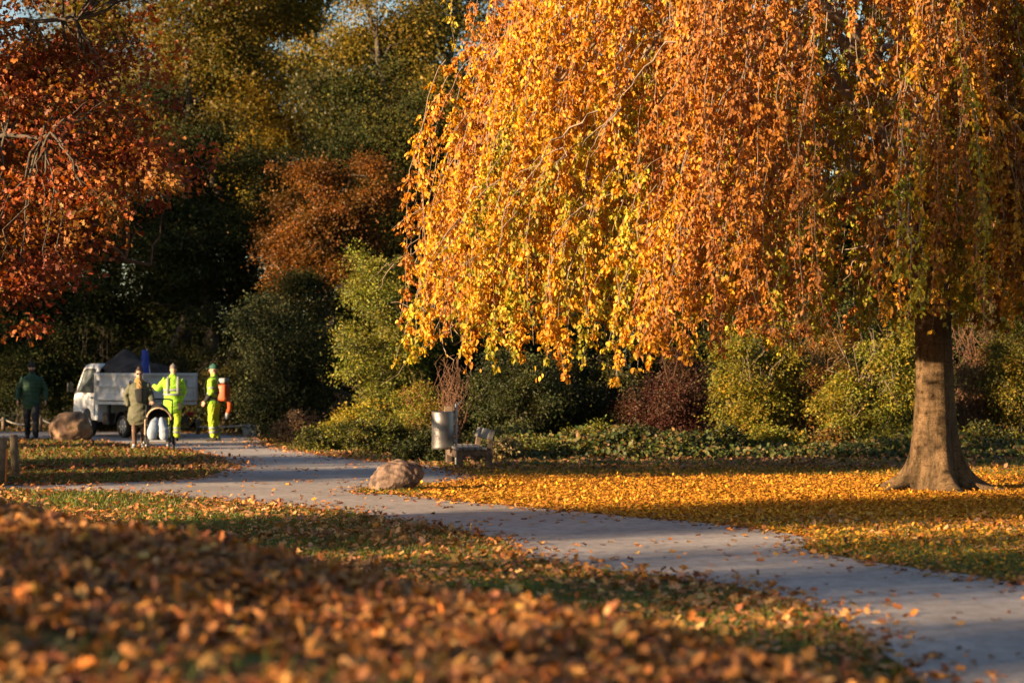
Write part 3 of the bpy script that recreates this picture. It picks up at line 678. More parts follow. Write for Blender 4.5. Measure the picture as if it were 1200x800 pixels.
    for s in (1, -1):
        o = panel('drop_side', X1 - X0 - .04); o.location = ((X0 + X1) / 2, s * (BW - .015), ZB); o.rotation_euler.z = PI if s > 0 else 0
    o = panel('tailgate', 2 * BW - .08); o.location = (X0 + .015, 0, ZB); o.rotation_euler.z = -PI / 2
    MB().box((X1 - .02, 0, ZB + .36), (.04, 2 * BW - .08, .72), None, .01).build('headboard', M['dropside'], t)
    sm = MB().box((1.1, .3, 1.0), (.4, .4, .5), None, .08, True).box((.86, .3, 1.3), (.14, .4, .5), None, .05, True).box((.86, -.3, 1.3), (.14, .4, .5), None, .05, True); sm.build('cab_seat', M['blackplastic'], t)
    # load under the tarp
    Rm = Matrix.Rotation(YAW, 3, 'Z'); base = Vector((-9.56, 60.7, 0))
    n1, n2 = 40, 26; xs = np.linspace(X0 + .62, X1 - .08, n1); ys = np.linspace(-.70, .70, n2); V = []
    prof_x = [X0 + .62, X0 + .8, -.7, -.35, .0, .25, .36, X1 - .08]; prof_z = [1.50, 1.84, 1.86, 1.88, 2.0, 2.14, 2.24, 1.66]
    for i, xx in enumerate(xs):
        for yy in ys:
            e = max(0, 1 - (abs(yy + .12 * math.sin(i * .5)) / .83) ** 1.3); z = 1.45 + (np.interp(xx, prof_x, prof_z) - 1.45) * e ** .8
            V.append((xx, yy, z))
    V = np.array(V); V[:, 2] += .035 * lump(V * np.array([1, 1, .3]), 31, 6); V[:, 1] += .02 * lump(V, 32, 6)
    a = (np.arange(n1 - 1)[:, None] * n2 + np.arange(n2 - 1)[None]).ravel()
    me = np_mesh('tarp_load', V, np.stack([a, a + n2, a + n2 + 1, a + 1], -1), 4, True)
    o = obj('tarp_load', me, M['tarp']); o.location = base; o.rotation_euler.z = YAW
    so = o.modifiers.new('thickness', 'SOLIDIFY'); so.thickness = .012
    tag(o, 'dark grey tarpaulin peaked over the load on the truck bed', 'tarpaulin')
    p = base + Rm @ Vector((X0 + .5, .35, 0))
    br = thing('blue_banner', 'blue cloth wrapped on a pole sticking up from the truck bed', 'banner', (wx(174, 59.3), 59.3, .92), 0)
    MB().loft([(.10, 0, 0), (.06, 0, .5), (-.04, 0, 1.26)], .014, None, 8).build('pole', M['rope'], br)
    MB().loft([(-.02, 0, .60), (-.07, 0, .85), (-.085, 0, 1.05), (-.09, 0, 1.22)], [.07, .10, .11, .07], [.03, .045, .05, .03], 12).remeshed('cloth', M['blue'], br, .012, 1, wrinkle(41, 25, .012))
truck()

# ------------------------------------------------------------------ stones, posts, fence, bench, bin
def boulder(name, label, c, r, m, seed, rz=0, tilt=.0, nf=9):
    bm = bmesh.new(); bmesh.ops.create_icosphere(bm, subdivisions=6, radius=1.0)
    V = np.array([v.co[:] for v in bm.verts])
    rr = np.random.default_rng(seed); d = 1 + .10 * lump(V, seed, 1.3) + .045 * lump(V, seed + 1, 4.5) + .018 * lump(V, seed + 2, 12)
    for k in range(nf):                      # planed facets
        nrm = unit(rr.normal(size=3)); h = V @ nrm; lim = .80 + .12 * rr.random(); over = np.maximum(h * d - lim, 0); d -= over * .75
    V = V * d[:, None] * np.array(r); 
    for v, p in zip(bm.verts, V): v.co = p
    me = bpy.data.meshes.new(name); bm.to_mesh(me); bm.free(); me.polygons.foreach_set('use_smooth', [True] * len(me.polygons))
    o = obj(name, me, m); o.location = c; o.rotation_euler = (0, tilt, rz); return tag(o, label, 'boulder')
boulder('boulder', 'reddish boulder at the tip of the grass tongue between the two paths', (wx(463, 33), 33.0, .155), (.375, .31, .27), M['boulder'], 21, 0, -R(19), 9)
boulder('boulder', 'large tawny rounded boulder on the island grass in front of the truck cab', (wx(82, 57), 56.9, .27), (.535, .5, .44), M['boulder2'], 36, 0, 0, 3)

def post(label, px, d, h, r, tilt):
    mb = MB(); mb.loft([(0, 0, -.1), (0, 0, h * .5), (0, 0, h - .012), (0, 0, h)], [r, r * .98, r * .96, r * .85], None, 18, cap=False)
    o = mb.build('bollard_post', M['postwood']); o.location = (wx(px, d), d, 0); o.rotation_euler = (0, tilt, 0)
    return tag(o, label, 'post', 'round timber posts on the island')
post('round wooden post leaning a little at the island edge, right of its neighbour', 18.5, 37.6, .64, .065, R(-3))
post('round wooden post cut by the left edge of the frame beside the orange stake', 2, 35.4, .66, .07, R(1))
o = MB().loft([(0, 0, 0), (.02, 0, .5)], .014, None, 8).build('marker_stake', M['orangepaint']); o.location = (wx(6.5, 34.8), 34.8, 0); tag(o, 'thin orange marker stake leaning between the two wooden posts', 'stake')

def rope_fence(label, pts, post_at, sag):
    t = thing('rope_fence', label, 'rope fence', (pts[0][0], pts[0][1], 0)); o = Vector((pts[0][0], pts[0][1], 0))
    for i in post_at:
        MB().loft([(0, 0, -.05), (0, 0, .36), (0, 0, .40)], [.055, .054, .045], None, 12, cap=False).build('post', M['postwood'], t).location = Vector((pts[i][0], pts[i][1], 0)) - o
    for (x0, y0, z0), (x1, y1, z1) in zip(pts[:-1], pts[1:]):
        MB().loft([Vector((x0 + (x1 - x0) * s, y0 + (y1 - y0) * s, z0 + (z1 - z0) * s - 4 * sag * s * (1 - s))) - o for s in np.linspace(0, 1, 9)], .018, None, 8, (0, 0, 1)).build('rope', M['rope'], t)
dR = 66.0
rope_fence('low white rope strung on short posts behind the man in green', [(wx(-45, dR), dR, .34), (wx(4, dR), dR, .36), (wx(47, dR), dR, .36), (wx(92, dR), dR, .34)], (0, 1, 2, 3), .16)
rope_fence('short taut white rope between a low post and the grey block', [(wx(232, 63), 63, .20), (wx(287, 61), 61, .28)], (0,), .02)
o = MB().box((0, 0, .15), (.34, .34, .34), None, .02).build('edging_block', M['stone']); o.location = (wx(293, 60.5), 60.5, 0); o.rotation_euler.z = .2; tag(o, 'grey stone block at the end of the rope by the shrubs', 'block')
o = MB().loft([(0, 0, -.05), (0, 0, .26), (0, 0, .30)], [.15, .14, .13], None, 16, cap=False).build('tree_stump', M['brownwood']); o.location = (wx(308, 59.5), 59.5, 0); tag(o, 'low brown timber stump beside the grey stone block', 'stump')

def bench():
    d0 = 40.2
    t = thing('park_bench', 'weathered wooden bench seen end on at the edge of the shrubs', 'bench', (wx(553.5, d0), d0, 0), R(7.0))
    # local: +y runs away along the bench, the seat spans x from -.25 (front) to .24 (back)
    Lb = 2.1; H = .36
    for i in range(5):
        MB().box((-.205 + i * .103, Lb / 2, H - .02), (.084, Lb, .045), None, .009).build('seat_slat', M['greywood'], t)
    for y in (.10, Lb - .10):
        MB().box((-.20, y, .14), (.10, .13, .36), None, .012).build('leg', M['brownwood'], t)
        MB().box((.29, y, .15), (.11, .13, .40), None, .012).build('leg', M['brownwood'], t)
        MB().box((.325, y, .47), (.085, .11, .30), Matrix.Rotation(R(10), 3, 'Y'), .01).build('back_support', M['brownwood'], t)
        MB().box((.04, y, .265), (.40, .11, .10), None, .01).build('cross_rail', M['brownwood'], t)
    MB().box((.325, Lb / 2, .57), (.085, Lb, .17), Matrix.Rotation(R(20), 3, 'Y'), .014).build('backrest', M['greywood'], t)
    MB().box((-.215, Lb / 2, .24), (.045, Lb - .36, .12), None, .008).build('apron', M['brownwood'], t)
bench()
def bin_():
    d = 41.3; t = thing('litter_bin', 'brushed steel cylinder litter bin beside the bench', 'bin', (wx(519, d), d, 0))
    mb = MB(); n = 40; secs = [(.0, .30), (.17, .30), (.188, .31), (.19, .34), (.19, .92), (.186, .945), (.175, .945), (.17, .90)]
    vs = [(math.cos(2 * PI * k / n) * r_, math.sin(2 * PI * k / n) * r_, z) for r_, z in secs for k in range(n)]
    fs = [(i * n + k, i * n + (k + 1) % n, (i + 1) * n + (k + 1) % n, (i + 1) * n + k) for i in range(len(secs) - 1) for k in range(n)]
    mb.add(vs, fs).build('body', M['steel'], t)
    MB().box((.095, .02, .985), (.15, .17, .10), None, .012).build('ash_box', M['tan'], t)
    MB().loft([(.225, .02, 0), (.225, .02, 1.07)], .022, None, 12).build('post', M['greysteel'], t)
    for z in (.45, .80): MB().box((.205, .02, z), (.05, .05, .05), None, .006).build('bracket', M['greysteel'], t)
    MB().loft([(.225, .02, 1.03), (.31, .0, 1.12)], .012, None, 8).build('hook', M['greysteel'], t)
    MB().loft([(0, 0, .32), (0, 0, .90)], [.165, .165], None, 24, cap=False).build('liner', M['blackplastic'], t)
bin_()

# ------------------------------------------------------------------ trees and shrubs
def limb(p0, p1, sag=0.0, wob=.15, n=9):
    p0, p1 = np.array(p0, float), np.array(p1, float); t = np.linspace(0, 1, n)[:, None]
    L = np.linalg.norm(p1 - p0); q = p0 + (p1 - p0) * t
    q[:, 2] += (sag * L) * (t[:, 0] * (1 - t[:, 0])) * 4
    w = rng.normal(size=(n, 3)) * wob * L * .12; w[0] = 0; w[-1] = 0
    return q + w
def crown_arrays(blobs, n_clump, per, cr, leaf, cols, shell=.5, flat=.6, seed=0, lumpy=.28, droop=.35, bottom=-.85, elong=0.0, bough=0, boughr=.16):
    """blobs: (centre, radii, weight). returns leaf arrays and clump centres"""
    w = np.array([b[2] for b in blobs], float); bi = rng.choice(len(blobs), n_clump, p=w / w.sum())
    C = np.array([b[0] for b in blobs], float)[bi]; Rd = np.array([b[1] for b in blobs], float)[bi]
    D = unit(rng.normal(size=(n_clump, 3))); low = D[:, 2] < bottom; D[low, 2] *= -1
    rf = 1 - shell * rng.random(n_clump) ** 1.4
    rf *= 1 + lumpy * lump(D + C * .13, 100 + seed, 2.6)
    cc = C + D * Rd * rf[:, None]
    if bough:                                # gather the clumps round boughs so that masses and gaps form
        nb = max(8, n_clump // bough); j = rng.integers(0, nb, n_clump); br = Rd.mean() * boughr
        cc = cc[j] + rng.normal(size=(n_clump, 3)) * br * np.array([1, 1, .5]) * (.6 + .8 * rng.random(nb))[j][:, None]; D = unit(D[j] + rng.normal(size=(n_clump, 3)) * .4)
    cc[:, 2] = np.maximum(cc[:, 2], .12)
    k = rng.poisson(per, n_clump).clip(3); idx = np.repeat(np.arange(n_clump), k); n = len(idx)
    csz = cr * (0.6 + .8 * rng.random(n_clump))
    off = rng.normal(size=(n, 3)) * csz[idx][:, None] * np.array([1, 1, flat])
    if elong:
        s = rng.normal(size=(n, 1)) * elong * csz[idx][:, None]; off += (D * np.array([1, 1, .4]) + np.array([0, 0, .25]))[idx] * s
    off[:, 2] -= droop * (off[:, 0] ** 2 + off[:, 1] ** 2) / np.maximum(csz[idx], .05) * .3
    P = cc[idx] + off; P[:, 2] = np.maximum(P[:, 2], .03)
    out = unit(off + D[idx] * cr * .8)
    A = unit(out * .8 + rng.normal(size=(n, 3)) * .6 + np.array([0, 0, -droop])); Nn = unit(rng.normal(size=(n, 3)) * .7 + D[idx] * .45 + np.array([0, 0, .55]))
    L = leaf * (.7 + .6 * rng.random(n)); cl = palette(cols, n_clump); cl = jitter(cl, .12, .05)
    return P, A, Nn, L, jitter(cl[idx], .2, .07), cc
def tree(name, label, cat, px, d, ytop, ybot, hw, cols, n_clump=260, per=70, cr=.5, leaf=.17, group=None, depth=.8, trunk_r=.25, seed=1, top=.65, m='leaf', shape=T_QUAD, x=None, zr=None, mat_t='bark', wid=.62, lumpy=.28, shell=.5, nlimb=34, elong=0.0, conic=False, droop=.35):
    X = wx(px, d) if x is None else x; hwm = hw / F * d if zr is None else hw
    z1, z0 = (wz(ytop, d), wz(ybot, d)) if zr is None else zr
    z0 = max(z0, .1); H = z1 - z0
    t = thing(name, label, cat, (X, d, 0), 0, group)
    r_ = np.random.default_rng(seed * 7 + 1)
    if conic:
        blobs = [((r_.normal() * .1 * hwm, r_.normal() * .1 * hwm, z0 + H * f), (hwm * (1.05 - f * .85), hwm * depth * (1.05 - f * .85), H * .17), 1.3 - f) for f in (.1, .25, .4, .55, .7, .83, .93)]
    else:
        blobs = [((0, 0, z0 + H * .5), (hwm, hwm * depth, H * .5), 1.0)]
        for k in range(6):
            a = r_.random() * 2 * PI; f = r_.random() * .7 + .15
            blobs.append(((math.cos(a) * hwm * .45, math.sin(a) * hwm * depth * .45, z0 + H * f), (hwm * wid, hwm * depth * wid, H * .26), .45))
    if x is None: n_clump, per, cr, leaf = int(n_clump * 1.8), per * 1.45, cr * .72, leaf * .62
    P, A, Nn, L, C, cc = crown_arrays(blobs, n_clump, per, cr, leaf, cols, shell, .6, seed, lumpy, droop=droop, elong=elong, bough=9 if x is None else 0)
    obj('crown', leaves('crown', P, A, Nn, L, L * .62, C, shape), M[m], t)
    polys = []; ax = limb((0, 0, -.1), (r_.normal() * .3, r_.normal() * .3, z0 + H * .85), 0, .25, 14)
    rad = trunk_r * (1 - np.linspace(0, 1, 14) * .85); rad[0] *= 1.5; rad[1] *= 1.12; polys.append((ax, rad))
    for c in cc[r_.choice(len(cc), min(nlimb, len(cc)), False)]:
        zt = np.clip(c[2] - np.hypot(c[0], c[1]) * .55, .25 * z0 + .3, z0 + H * .8); i = int(np.argmin(np.abs(ax[:, 2] - zt))); ra = rad[i] * .4
        polys.append((limb(ax[i], c, .06, .5, 9), np.linspace(ra, .012, 9)))
    obj('trunk', tube_mesh('trunk', polys, 7), M[mat_t], t)
    return t
def shrub(name, label, px, d, ytop, ybot, hw, cols, n_clump=190, per=55, cr=.17, leaf=.075, group='shrubs along the border', depth=.9, seed=1, m='leaf', stems=26, twig='bark', shape=T_FOLD, stem_r=.014, cat='shrub', elong=0.0, lumpy=.3, whips=0, droop=.3, flat=.6, shell=.55):
    X = wx(px, d); hwm = hw / F * d; z1 = wz(ytop, d); z0 = max(0.02, wz(ybot, d)); H = z1 - z0
    t = thing(name, label, cat, (X, d, 0), 0, group); r_ = np.random.default_rng(seed * 13 + 5)
    blobs = [((0, 0, z0 + H * .45), (hwm, hwm * depth, H * .52), 1.0)]
    for k in range(7):
        a = r_.random() * 2 * PI; f = r_.random() * .6 + .12
        blobs.append(((math.cos(a) * hwm * .55, math.sin(a) * hwm * depth * .55, z0 + H * f), (hwm * .5, hwm * depth * .5, H * .30), .4))
    if n_clump:
        n_clump, per, cr, leaf = int(n_clump * 1.4), per * 1.35, cr * .85, leaf * .7
        P, A, Nn, L, C, cc = crown_arrays(blobs, n_clump, per, cr, leaf, cols, shell, flat, seed, lumpy, bottom=-.98, elong=elong, droop=droop, bough=7, boughr=.15)
        obj('foliage', leaves('foliage', P, A, Nn, L, L * .6, C, shape), M[m], t)
    else: cc = np.stack([r_.normal(size=60) * hwm * .5, r_.normal(size=60) * hwm * .4, z0 + H * (.5 + .5 * r_.random(60))], -1)
    polys = []
    for c in cc[r_.choice(len(cc), min(stems, len(cc)), False)]:
        b = np.array([c[0] * .15, c[1] * .15, -.05]); polys.append((limb(b, c, .03, .5, 8), np.linspace(stem_r, .004, 8)))
    for k in range(whips):
        a = r_.random() * 2 * PI; f = .35 + .75 * r_.random()
        e = np.array([math.cos(a) * hwm * f, math.sin(a) * hwm * depth * f, z0 + H * (.75 + .4 * r_.random())]); polys.append((limb((e[0] * .3, e[1] * .3, .1), e, .06, .5, 10), np.linspace(stem_r * .8, .003, 10)))
    obj('stems', tube_mesh('stems', polys, 5), M[twig], t)
    return t

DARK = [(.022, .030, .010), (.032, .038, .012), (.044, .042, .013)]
OLIVE = [(.085, .072, .013), (.13, .095, .015), (.065, .062, .014), (.17, .11, .014)]
GOLDOLIVE = [(.27, .18, .02), (.19, .14, .018), (.35, .21, .02), (.13, .11, .018)]
ORANGE = [(.19, .068, .012), (.14, .06, .014), (.23, .095, .014), (.08, .05, .015)]
GREYGREEN = [(.052, .06, .027), (.07, .072, .03), (.042, .05, .024)]
LIME = [(.17, .17, .025), (.13, .14, .022), (.23, .20, .025), (.09, .10, .025)]
YELGREEN = [(.21, .18, .018), (.14, .15, .02), (.28, .19, .018), (.10, .11, .02)]
BROWNOR = [(.20, .10, .022), (.15, .085, .022), (.26, .135, .022), (.12, .09, .02)]
WINE = [(.07, .022, .016), (.10, .032, .02), (.055, .025, .018), (.08, .045, .02)]
RED = [(.27, .06, .022), (.21, .042, .02), (.33, .10, .026), (.27, .13, .03), (.16, .042, .022), (.16, .09, .024)]

WOOD = 'woodland trees beyond the clearing'
tree('woodland_tree', 'tall golden olive tree at the top of the wood, sky showing through it', 'tree', 345, 80, -95, 235, 95, GOLDOLIVE, 300, 75, .5, .17, WOOD, seed=2, trunk_r=.3, lumpy=.35)
tree('woodland_tree', 'olive tree with thin yellowing top beside the red oak', 'tree', 205, 76, -95, 230, 85, OLIVE, 290, 75, .5, .17, WOOD, seed=3, trunk_r=.28, lumpy=.35)
tree('woodland_tree', 'tall olive yellow tree rising close to the weeping beech', 'tree', 455, 74, -110, 250, 85, GOLDOLIVE[:2] + OLIVE, 300, 75, .5, .16, WOOD, seed=4, trunk_r=.28)
tree('woodland_tree', 'broad dark evergreen in the middle of the wood behind the truck', 'tree', 235, 70, 105, 470, 100, DARK, 340, 85, .42, .14, WOOD, seed=5, m='needle', elong=.5)
tree('oak_tree', 'small orange brown oak glowing in the middle of the dark wood', 'tree', 385, 66, 185, 350, 75, ORANGE, 240, 80, .3, .12, WOOD, seed=6, trunk_r=.18)
tree('woodland_tree', 'dark green tree filling the gap left of the weeping beech', 'tree', 475, 69, 105, 420, 70, DARK + OLIVE[:1], 280, 80, .4, .14, WOOD, seed=7, m='needle')
tree('woodland_tree', 'dark olive tree standing above the orange brown oak', 'tree', 385, 73, 80, 300, 80, OLIVE[:1] + DARK, 240, 80, .42, .15, WOOD, seed=8)
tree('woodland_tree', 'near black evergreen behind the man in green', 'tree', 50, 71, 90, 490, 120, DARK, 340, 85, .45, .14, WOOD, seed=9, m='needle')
tree('woodland_tree', 'shadowed evergreen low behind the grey green bush', 'tree', 345, 64, 300, 500, 70, DARK, 200, 80, .32, .11, WOOD, seed=10, m='needle', trunk_r=.15)
tree('woodland_tree', 'olive gold tree showing between the red oak and the thin topped olive tree', 'tree', 118, 84, -110, 260, 95, OLIVE + GOLDOLIVE[:1], 300, 75, .5, .17, WOOD, seed=91, trunk_r=.28)
tree('woodland_tree', 'dark olive tree half hidden by the upper left edge of the weeping beech', 'tree', 535, 79, -120, 300, 80, OLIVE + DARK, 300, 75, .5, .17, WOOD, seed=92, trunk_r=.28)
tree('woodland_tree', 'golden tree filling the middle of the treetops behind the two tall olive trees', 'tree', 275, 86, -60, 260, 90, GOLDOLIVE, 300, 75, .5, .17, WOOD, seed=93, trunk_r=.28)
FAR = 'far evergreens closing the back of the wood'
for i, (px, d, yt, hw) in enumerate(((-70, 92, 20, 140), (120, 96, 55, 130), (285, 98, 75, 125), (430, 94, 60, 115), (560, 90, 50, 110))):
    tree('evergreen_tree', 'tall dark evergreen in the far row at the back of the wood', 'tree', px, d, yt, 470, hw, DARK + OLIVE[:1], 330, 70, .62, .24, FAR, seed=20 + i, m='needle', trunk_r=.35, nlimb=20)
for i, (px, d, yt, hw) in enumerate(((650, 63, 60, 115), (800, 66, -40, 120), (950, 62, -60, 110), (1090, 65, -60, 110), (1230, 62, -60, 105))):
    tree('evergreen_tree', 'dark evergreen screened by the weeping beech and the border shrubs', 'tree', px, d, yt, 500, hw, DARK + OLIVE[:1], 260, 70, .45, .17, 'dark trees behind the weeping beech', seed=30 + i, m='needle', trunk_r=.3, nlimb=24)

for i, (px, d, yt, hw) in enumerate(((700, 84, 150, 120), (860, 86, 140, 125), (1015, 84, 120, 120), (1160, 86, 110, 120), (1300, 83, 100, 110))):
    tree('evergreen_tree', 'dark evergreen in the second row behind the weeping beech', 'tree', px, d, yt, 500, hw, DARK + OLIVE[:1], 300, 70, .6, .24, 'dark trees behind the weeping beech', seed=50 + i, m='needle', trunk_r=.3, nlimb=20)
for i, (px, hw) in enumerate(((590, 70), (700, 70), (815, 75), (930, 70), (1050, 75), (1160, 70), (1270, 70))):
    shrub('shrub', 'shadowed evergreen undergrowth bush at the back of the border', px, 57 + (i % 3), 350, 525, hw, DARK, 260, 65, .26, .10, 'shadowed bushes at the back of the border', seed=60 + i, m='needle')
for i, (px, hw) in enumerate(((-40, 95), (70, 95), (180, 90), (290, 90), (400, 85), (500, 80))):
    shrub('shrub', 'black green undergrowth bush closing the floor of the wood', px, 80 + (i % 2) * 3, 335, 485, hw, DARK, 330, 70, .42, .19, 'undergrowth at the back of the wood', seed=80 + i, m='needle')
# border shrubs
shrub('shrub', 'grey green feathery bush in half shade behind the low plants', 335, 56, 345, 505, 54, GREYGREEN, 260, 70, .20, .10, seed=2, m='needle', elong=.9)
shrub('shrub', 'tall sunlit lime green bush beneath the left tip of the beech', 440, 54.5, 292, 500, 56, LIME, 300, 70, .19, .085, seed=3, elong=.6)
shrub('shrub', 'dark green bush behind the litter bin', 520, 56, 350, 515, 50, DARK + LIME[3:], 240, 65, .2, .08, seed=4, m='needle')
shrub('shrub', 'dark green rounded bush directly right of the bench', 605, 51, 395, 530, 58, DARK + LIME[3:], 280, 65, .18, .075, seed=5)
shrub('shrub', 'dark olive bush between the bench side bush and the wine red shrub', 685, 52, 400, 530, 55, OLIVE[:1] + DARK, 260, 65, .18, .075, seed=6, whips=8)
shrub('shrub', 'wine red shrub in the middle of the border', 782, 51.5, 412, 530, 56, WINE, 260, 65, .16, .065, seed=7, twig='redtwig', whips=10)
shrub('shrub', 'yellow green bush lit by the sun right of the wine red shrub', 885, 50, 372, 525, 50, YELGREEN, 260, 60, .17, .075, seed=8, whips=10, twig='twig')
shrub('shrub', 'thin russet shrub with many fine twigs between two yellow green bushes', 952, 50.5, 378, 525, 46, BROWNOR, 200, 55, .17, .055, seed=9, whips=40, twig='redtwig', lumpy=.4)
shrub('shrub', 'broad leaved yellow green bush just left of the beech trunk', 1025, 49, 375, 525, 52, YELGREEN + LIME[:1], 260, 55, .17, .085, seed=10, whips=12, twig='twig')
shrub('shrub', 'olive gold bush at the right edge of the frame', 1200, 50, 370, 515, 42, YELGREEN[1:] + OLIVE, 230, 60, .17, .07, seed=11)
shrub('twiggy_shrub', 'almost bare twiggy shrub right of the beech trunk', 1140, 50.5, 360, 515, 36, BROWNOR, 40, 20, .15, .06, seed=12, whips=46, twig='redtwig', stem_r=.018)
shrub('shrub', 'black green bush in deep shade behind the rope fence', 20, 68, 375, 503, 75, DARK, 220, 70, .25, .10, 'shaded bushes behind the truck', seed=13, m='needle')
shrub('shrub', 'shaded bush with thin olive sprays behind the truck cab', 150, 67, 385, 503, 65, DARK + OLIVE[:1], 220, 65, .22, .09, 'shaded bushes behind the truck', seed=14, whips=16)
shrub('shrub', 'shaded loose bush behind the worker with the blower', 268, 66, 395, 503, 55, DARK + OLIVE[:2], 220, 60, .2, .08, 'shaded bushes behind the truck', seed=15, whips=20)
# low plants around the bed left of the bench
LOW = 'low plants in the bed beside the path'
shrub('low_plant', 'yellow fern like plant in the sun in front of the lime green bush', 405, 52, 462, 510, 30, YELGREEN[:1] + [(.3, .22, .02)], 90, 45, .12, .09, LOW, seed=20, elong=1.2, cat='plant', stem_r=.008)
shrub('low_plant', 'pinkish grey heath like plant at the left tip of the bed', 345, 54.5, 482, 527, 28, [(.16, .10, .075), (.2, .12, .06), (.12, .10, .05)], 120, 40, .10, .06, LOW, seed=21, cat='plant', stem_r=.008, twig='redtwig', whips=18)
shrub('low_plant', 'yellow leaved twiggy plant behind the litter bin', 505, 48, 440, 522, 34, YELGREEN + BROWNOR[:1], 130, 40, .14, .06, LOW, seed=22, cat='plant', whips=16, twig='redtwig', stem_r=.010)
shrub('twiggy_shrub', 'upright bare red brown twigs rising behind the litter bin', 530, 46, 428, 522, 18, BROWNOR, 0, 0, .1, .05, LOW, seed=23, cat='plant', whips=30, twig='redtwig', stem_r=.011)
shrub('low_plant', 'low dark green leafy plant at the left part of the bed edge', 385, 50, 494, 533, 36, DARK + LIME[1:], 150, 45, .11, .075, LOW, seed=24, cat='plant', stem_r=.007)
shrub('low_plant', 'low mixed green plant in the centre of the bed edge', 440, 47.5, 492, 540, 38, LIME[1:] + DARK, 170, 45, .11, .075, LOW, seed=25, cat='plant', stem_r=.007)
shrub('low_plant', 'low deep green plant under the litter bin', 502, 43.5, 503, 548, 36, DARK + LIME[3:], 170, 45, .11, .085, LOW, seed=26, cat='plant', stem_r=.007)
shrub('low_plant', 'sunny yellow green clump between the fern like plant and the bin', 462, 50.5, 465, 522, 32, LIME + YELGREEN, 150, 45, .12, .075, LOW, seed=27, cat='plant', stem_r=.007)
shrub('low_plant', 'pale leaved plant beside the backrest of the bench', 587, 44, 508, 545, 18, [(.2, .15, .06), (.13, .12, .04), (.22, .17, .09)], 60, 35, .10, .08, LOW, seed=28, cat='plant', stem_r=.006)
shrub('low_plant', 'pale green leafy plant at the foot of the olive bush', 690, 46.5, 495, 540, 40, LIME[1:] + DARK[:1], 150, 40, .11, .085, LOW, seed=29, cat='plant', stem_r=.006)
shrub('low_plant', 'tufted dark plant at the foot of the wine red shrub', 840, 46.5, 500, 540, 34, DARK + LIME[2:], 120, 40, .11, .085, LOW, seed=30, cat='plant', stem_r=.006)

for px, d, yt, hw, cols, lab in ((625, 45.2, 512, 26, LIME[1:] + DARK[:1], 'low bright green clump right of the bench in front of the dark green bush'), (742, 46.2, 503, 30, DARK + LIME[3:], 'dark leafy clump left of the wine red shrub foot'),
        (905, 47.6, 500, 34, YELGREEN + LIME, 'low sunlit clump in front of the first yellow green bush'), (968, 47.6, 505, 26, BROWNOR + LIME[3:], 'russet low clump below the thin russet shrub'), (1048, 47.2, 503, 30, LIME + DARK[:1], 'bright low clump against the left side of the beech trunk'), (1160, 48, 498, 36, DARK + LIME[1:], 'dark low clump right of the beech trunk')):
    shrub('low_plant', lab, px, d, yt, HZ + 1.55 * F / d, hw, cols, 110, 38, .12, .08, LOW, seed=int(px), cat='plant', stem_r=.006, whips=8)
# red oak at the left: trunk outside the frame, crown reaching in
OAK_SEED = 4
def red_oak():
    global rng
    rng = np.random.default_rng(OAK_SEED)
    X, Y = -10.0, 34.8
    t = thing('red_oak', 'red oak whose scarlet branches reach in from the left edge', 'tree', (X, Y, 0))
    blobs = [((0, 0, 7.5), (6.0, 4.0, 4.6), 1.0), ((2.4, -1.0, 4.8), (3.1, 3.0, 2.0), .55), ((3.2, .3, 7.8), (2.9, 2.6, 1.8), .4), ((3.2, -.2, 5.3), (2.5, 2.2, 1.3), .6), ((1.0, -2.5, 3.5), (3.2, 2.2, 1.3), .35), ((3.0, -1.2, 3.4), (2.2, 2.0, 1.0), .22), ((1.8, -1.4, 3.1), (2.6, 2.0, .7), .42)]
    P, A, Nn, L, C, cc = crown_arrays(blobs, 1900, 42, .17, .078, RED, .6, .55, 77, .3, .25, bough=14, boughr=.13)
    obj('crown', leaves('crown', P, A, Nn, L, L * .8, C, T_OAKLOW), M['leaf'], t)
    ax = limb((0, 0, -.1), (.2, .2, 10.5), 0, .2, 16); rad = .34 * (1 - np.linspace(0, 1, 16) * .85); rad[0] *= 1.5; polys = [(ax, rad)]
    tips = []
    for k in range(26):
        a = k * 2.4; z = 2.6 + 7 * k / 26; i = int(np.argmin(np.abs(ax[:, 2] - z))); e = np.array([math.cos(a) * 4.8 * (1 - .35 * k / 26), math.sin(a) * 4.4 * (1 - .35 * k / 26), z + .4 + .8 * rng.random()])
        q = limb(ax[i], e, .05, .16, 12); polys.append((q, np.linspace(.10, .02, 12))); tips.append(q[4:])
    tp = np.concatenate(tips)
    for c in cc[rng.choice(len(cc), 420, False)]:
        j = int(np.argmin(((tp - c) ** 2).sum(1))); polys.append((limb(tp[j], c, .04, .22, 7), np.linspace(.02, .005, 7)))
    obj('trunk', tube_mesh('trunk', polys, 6), M['bark'], t)
red_oak()

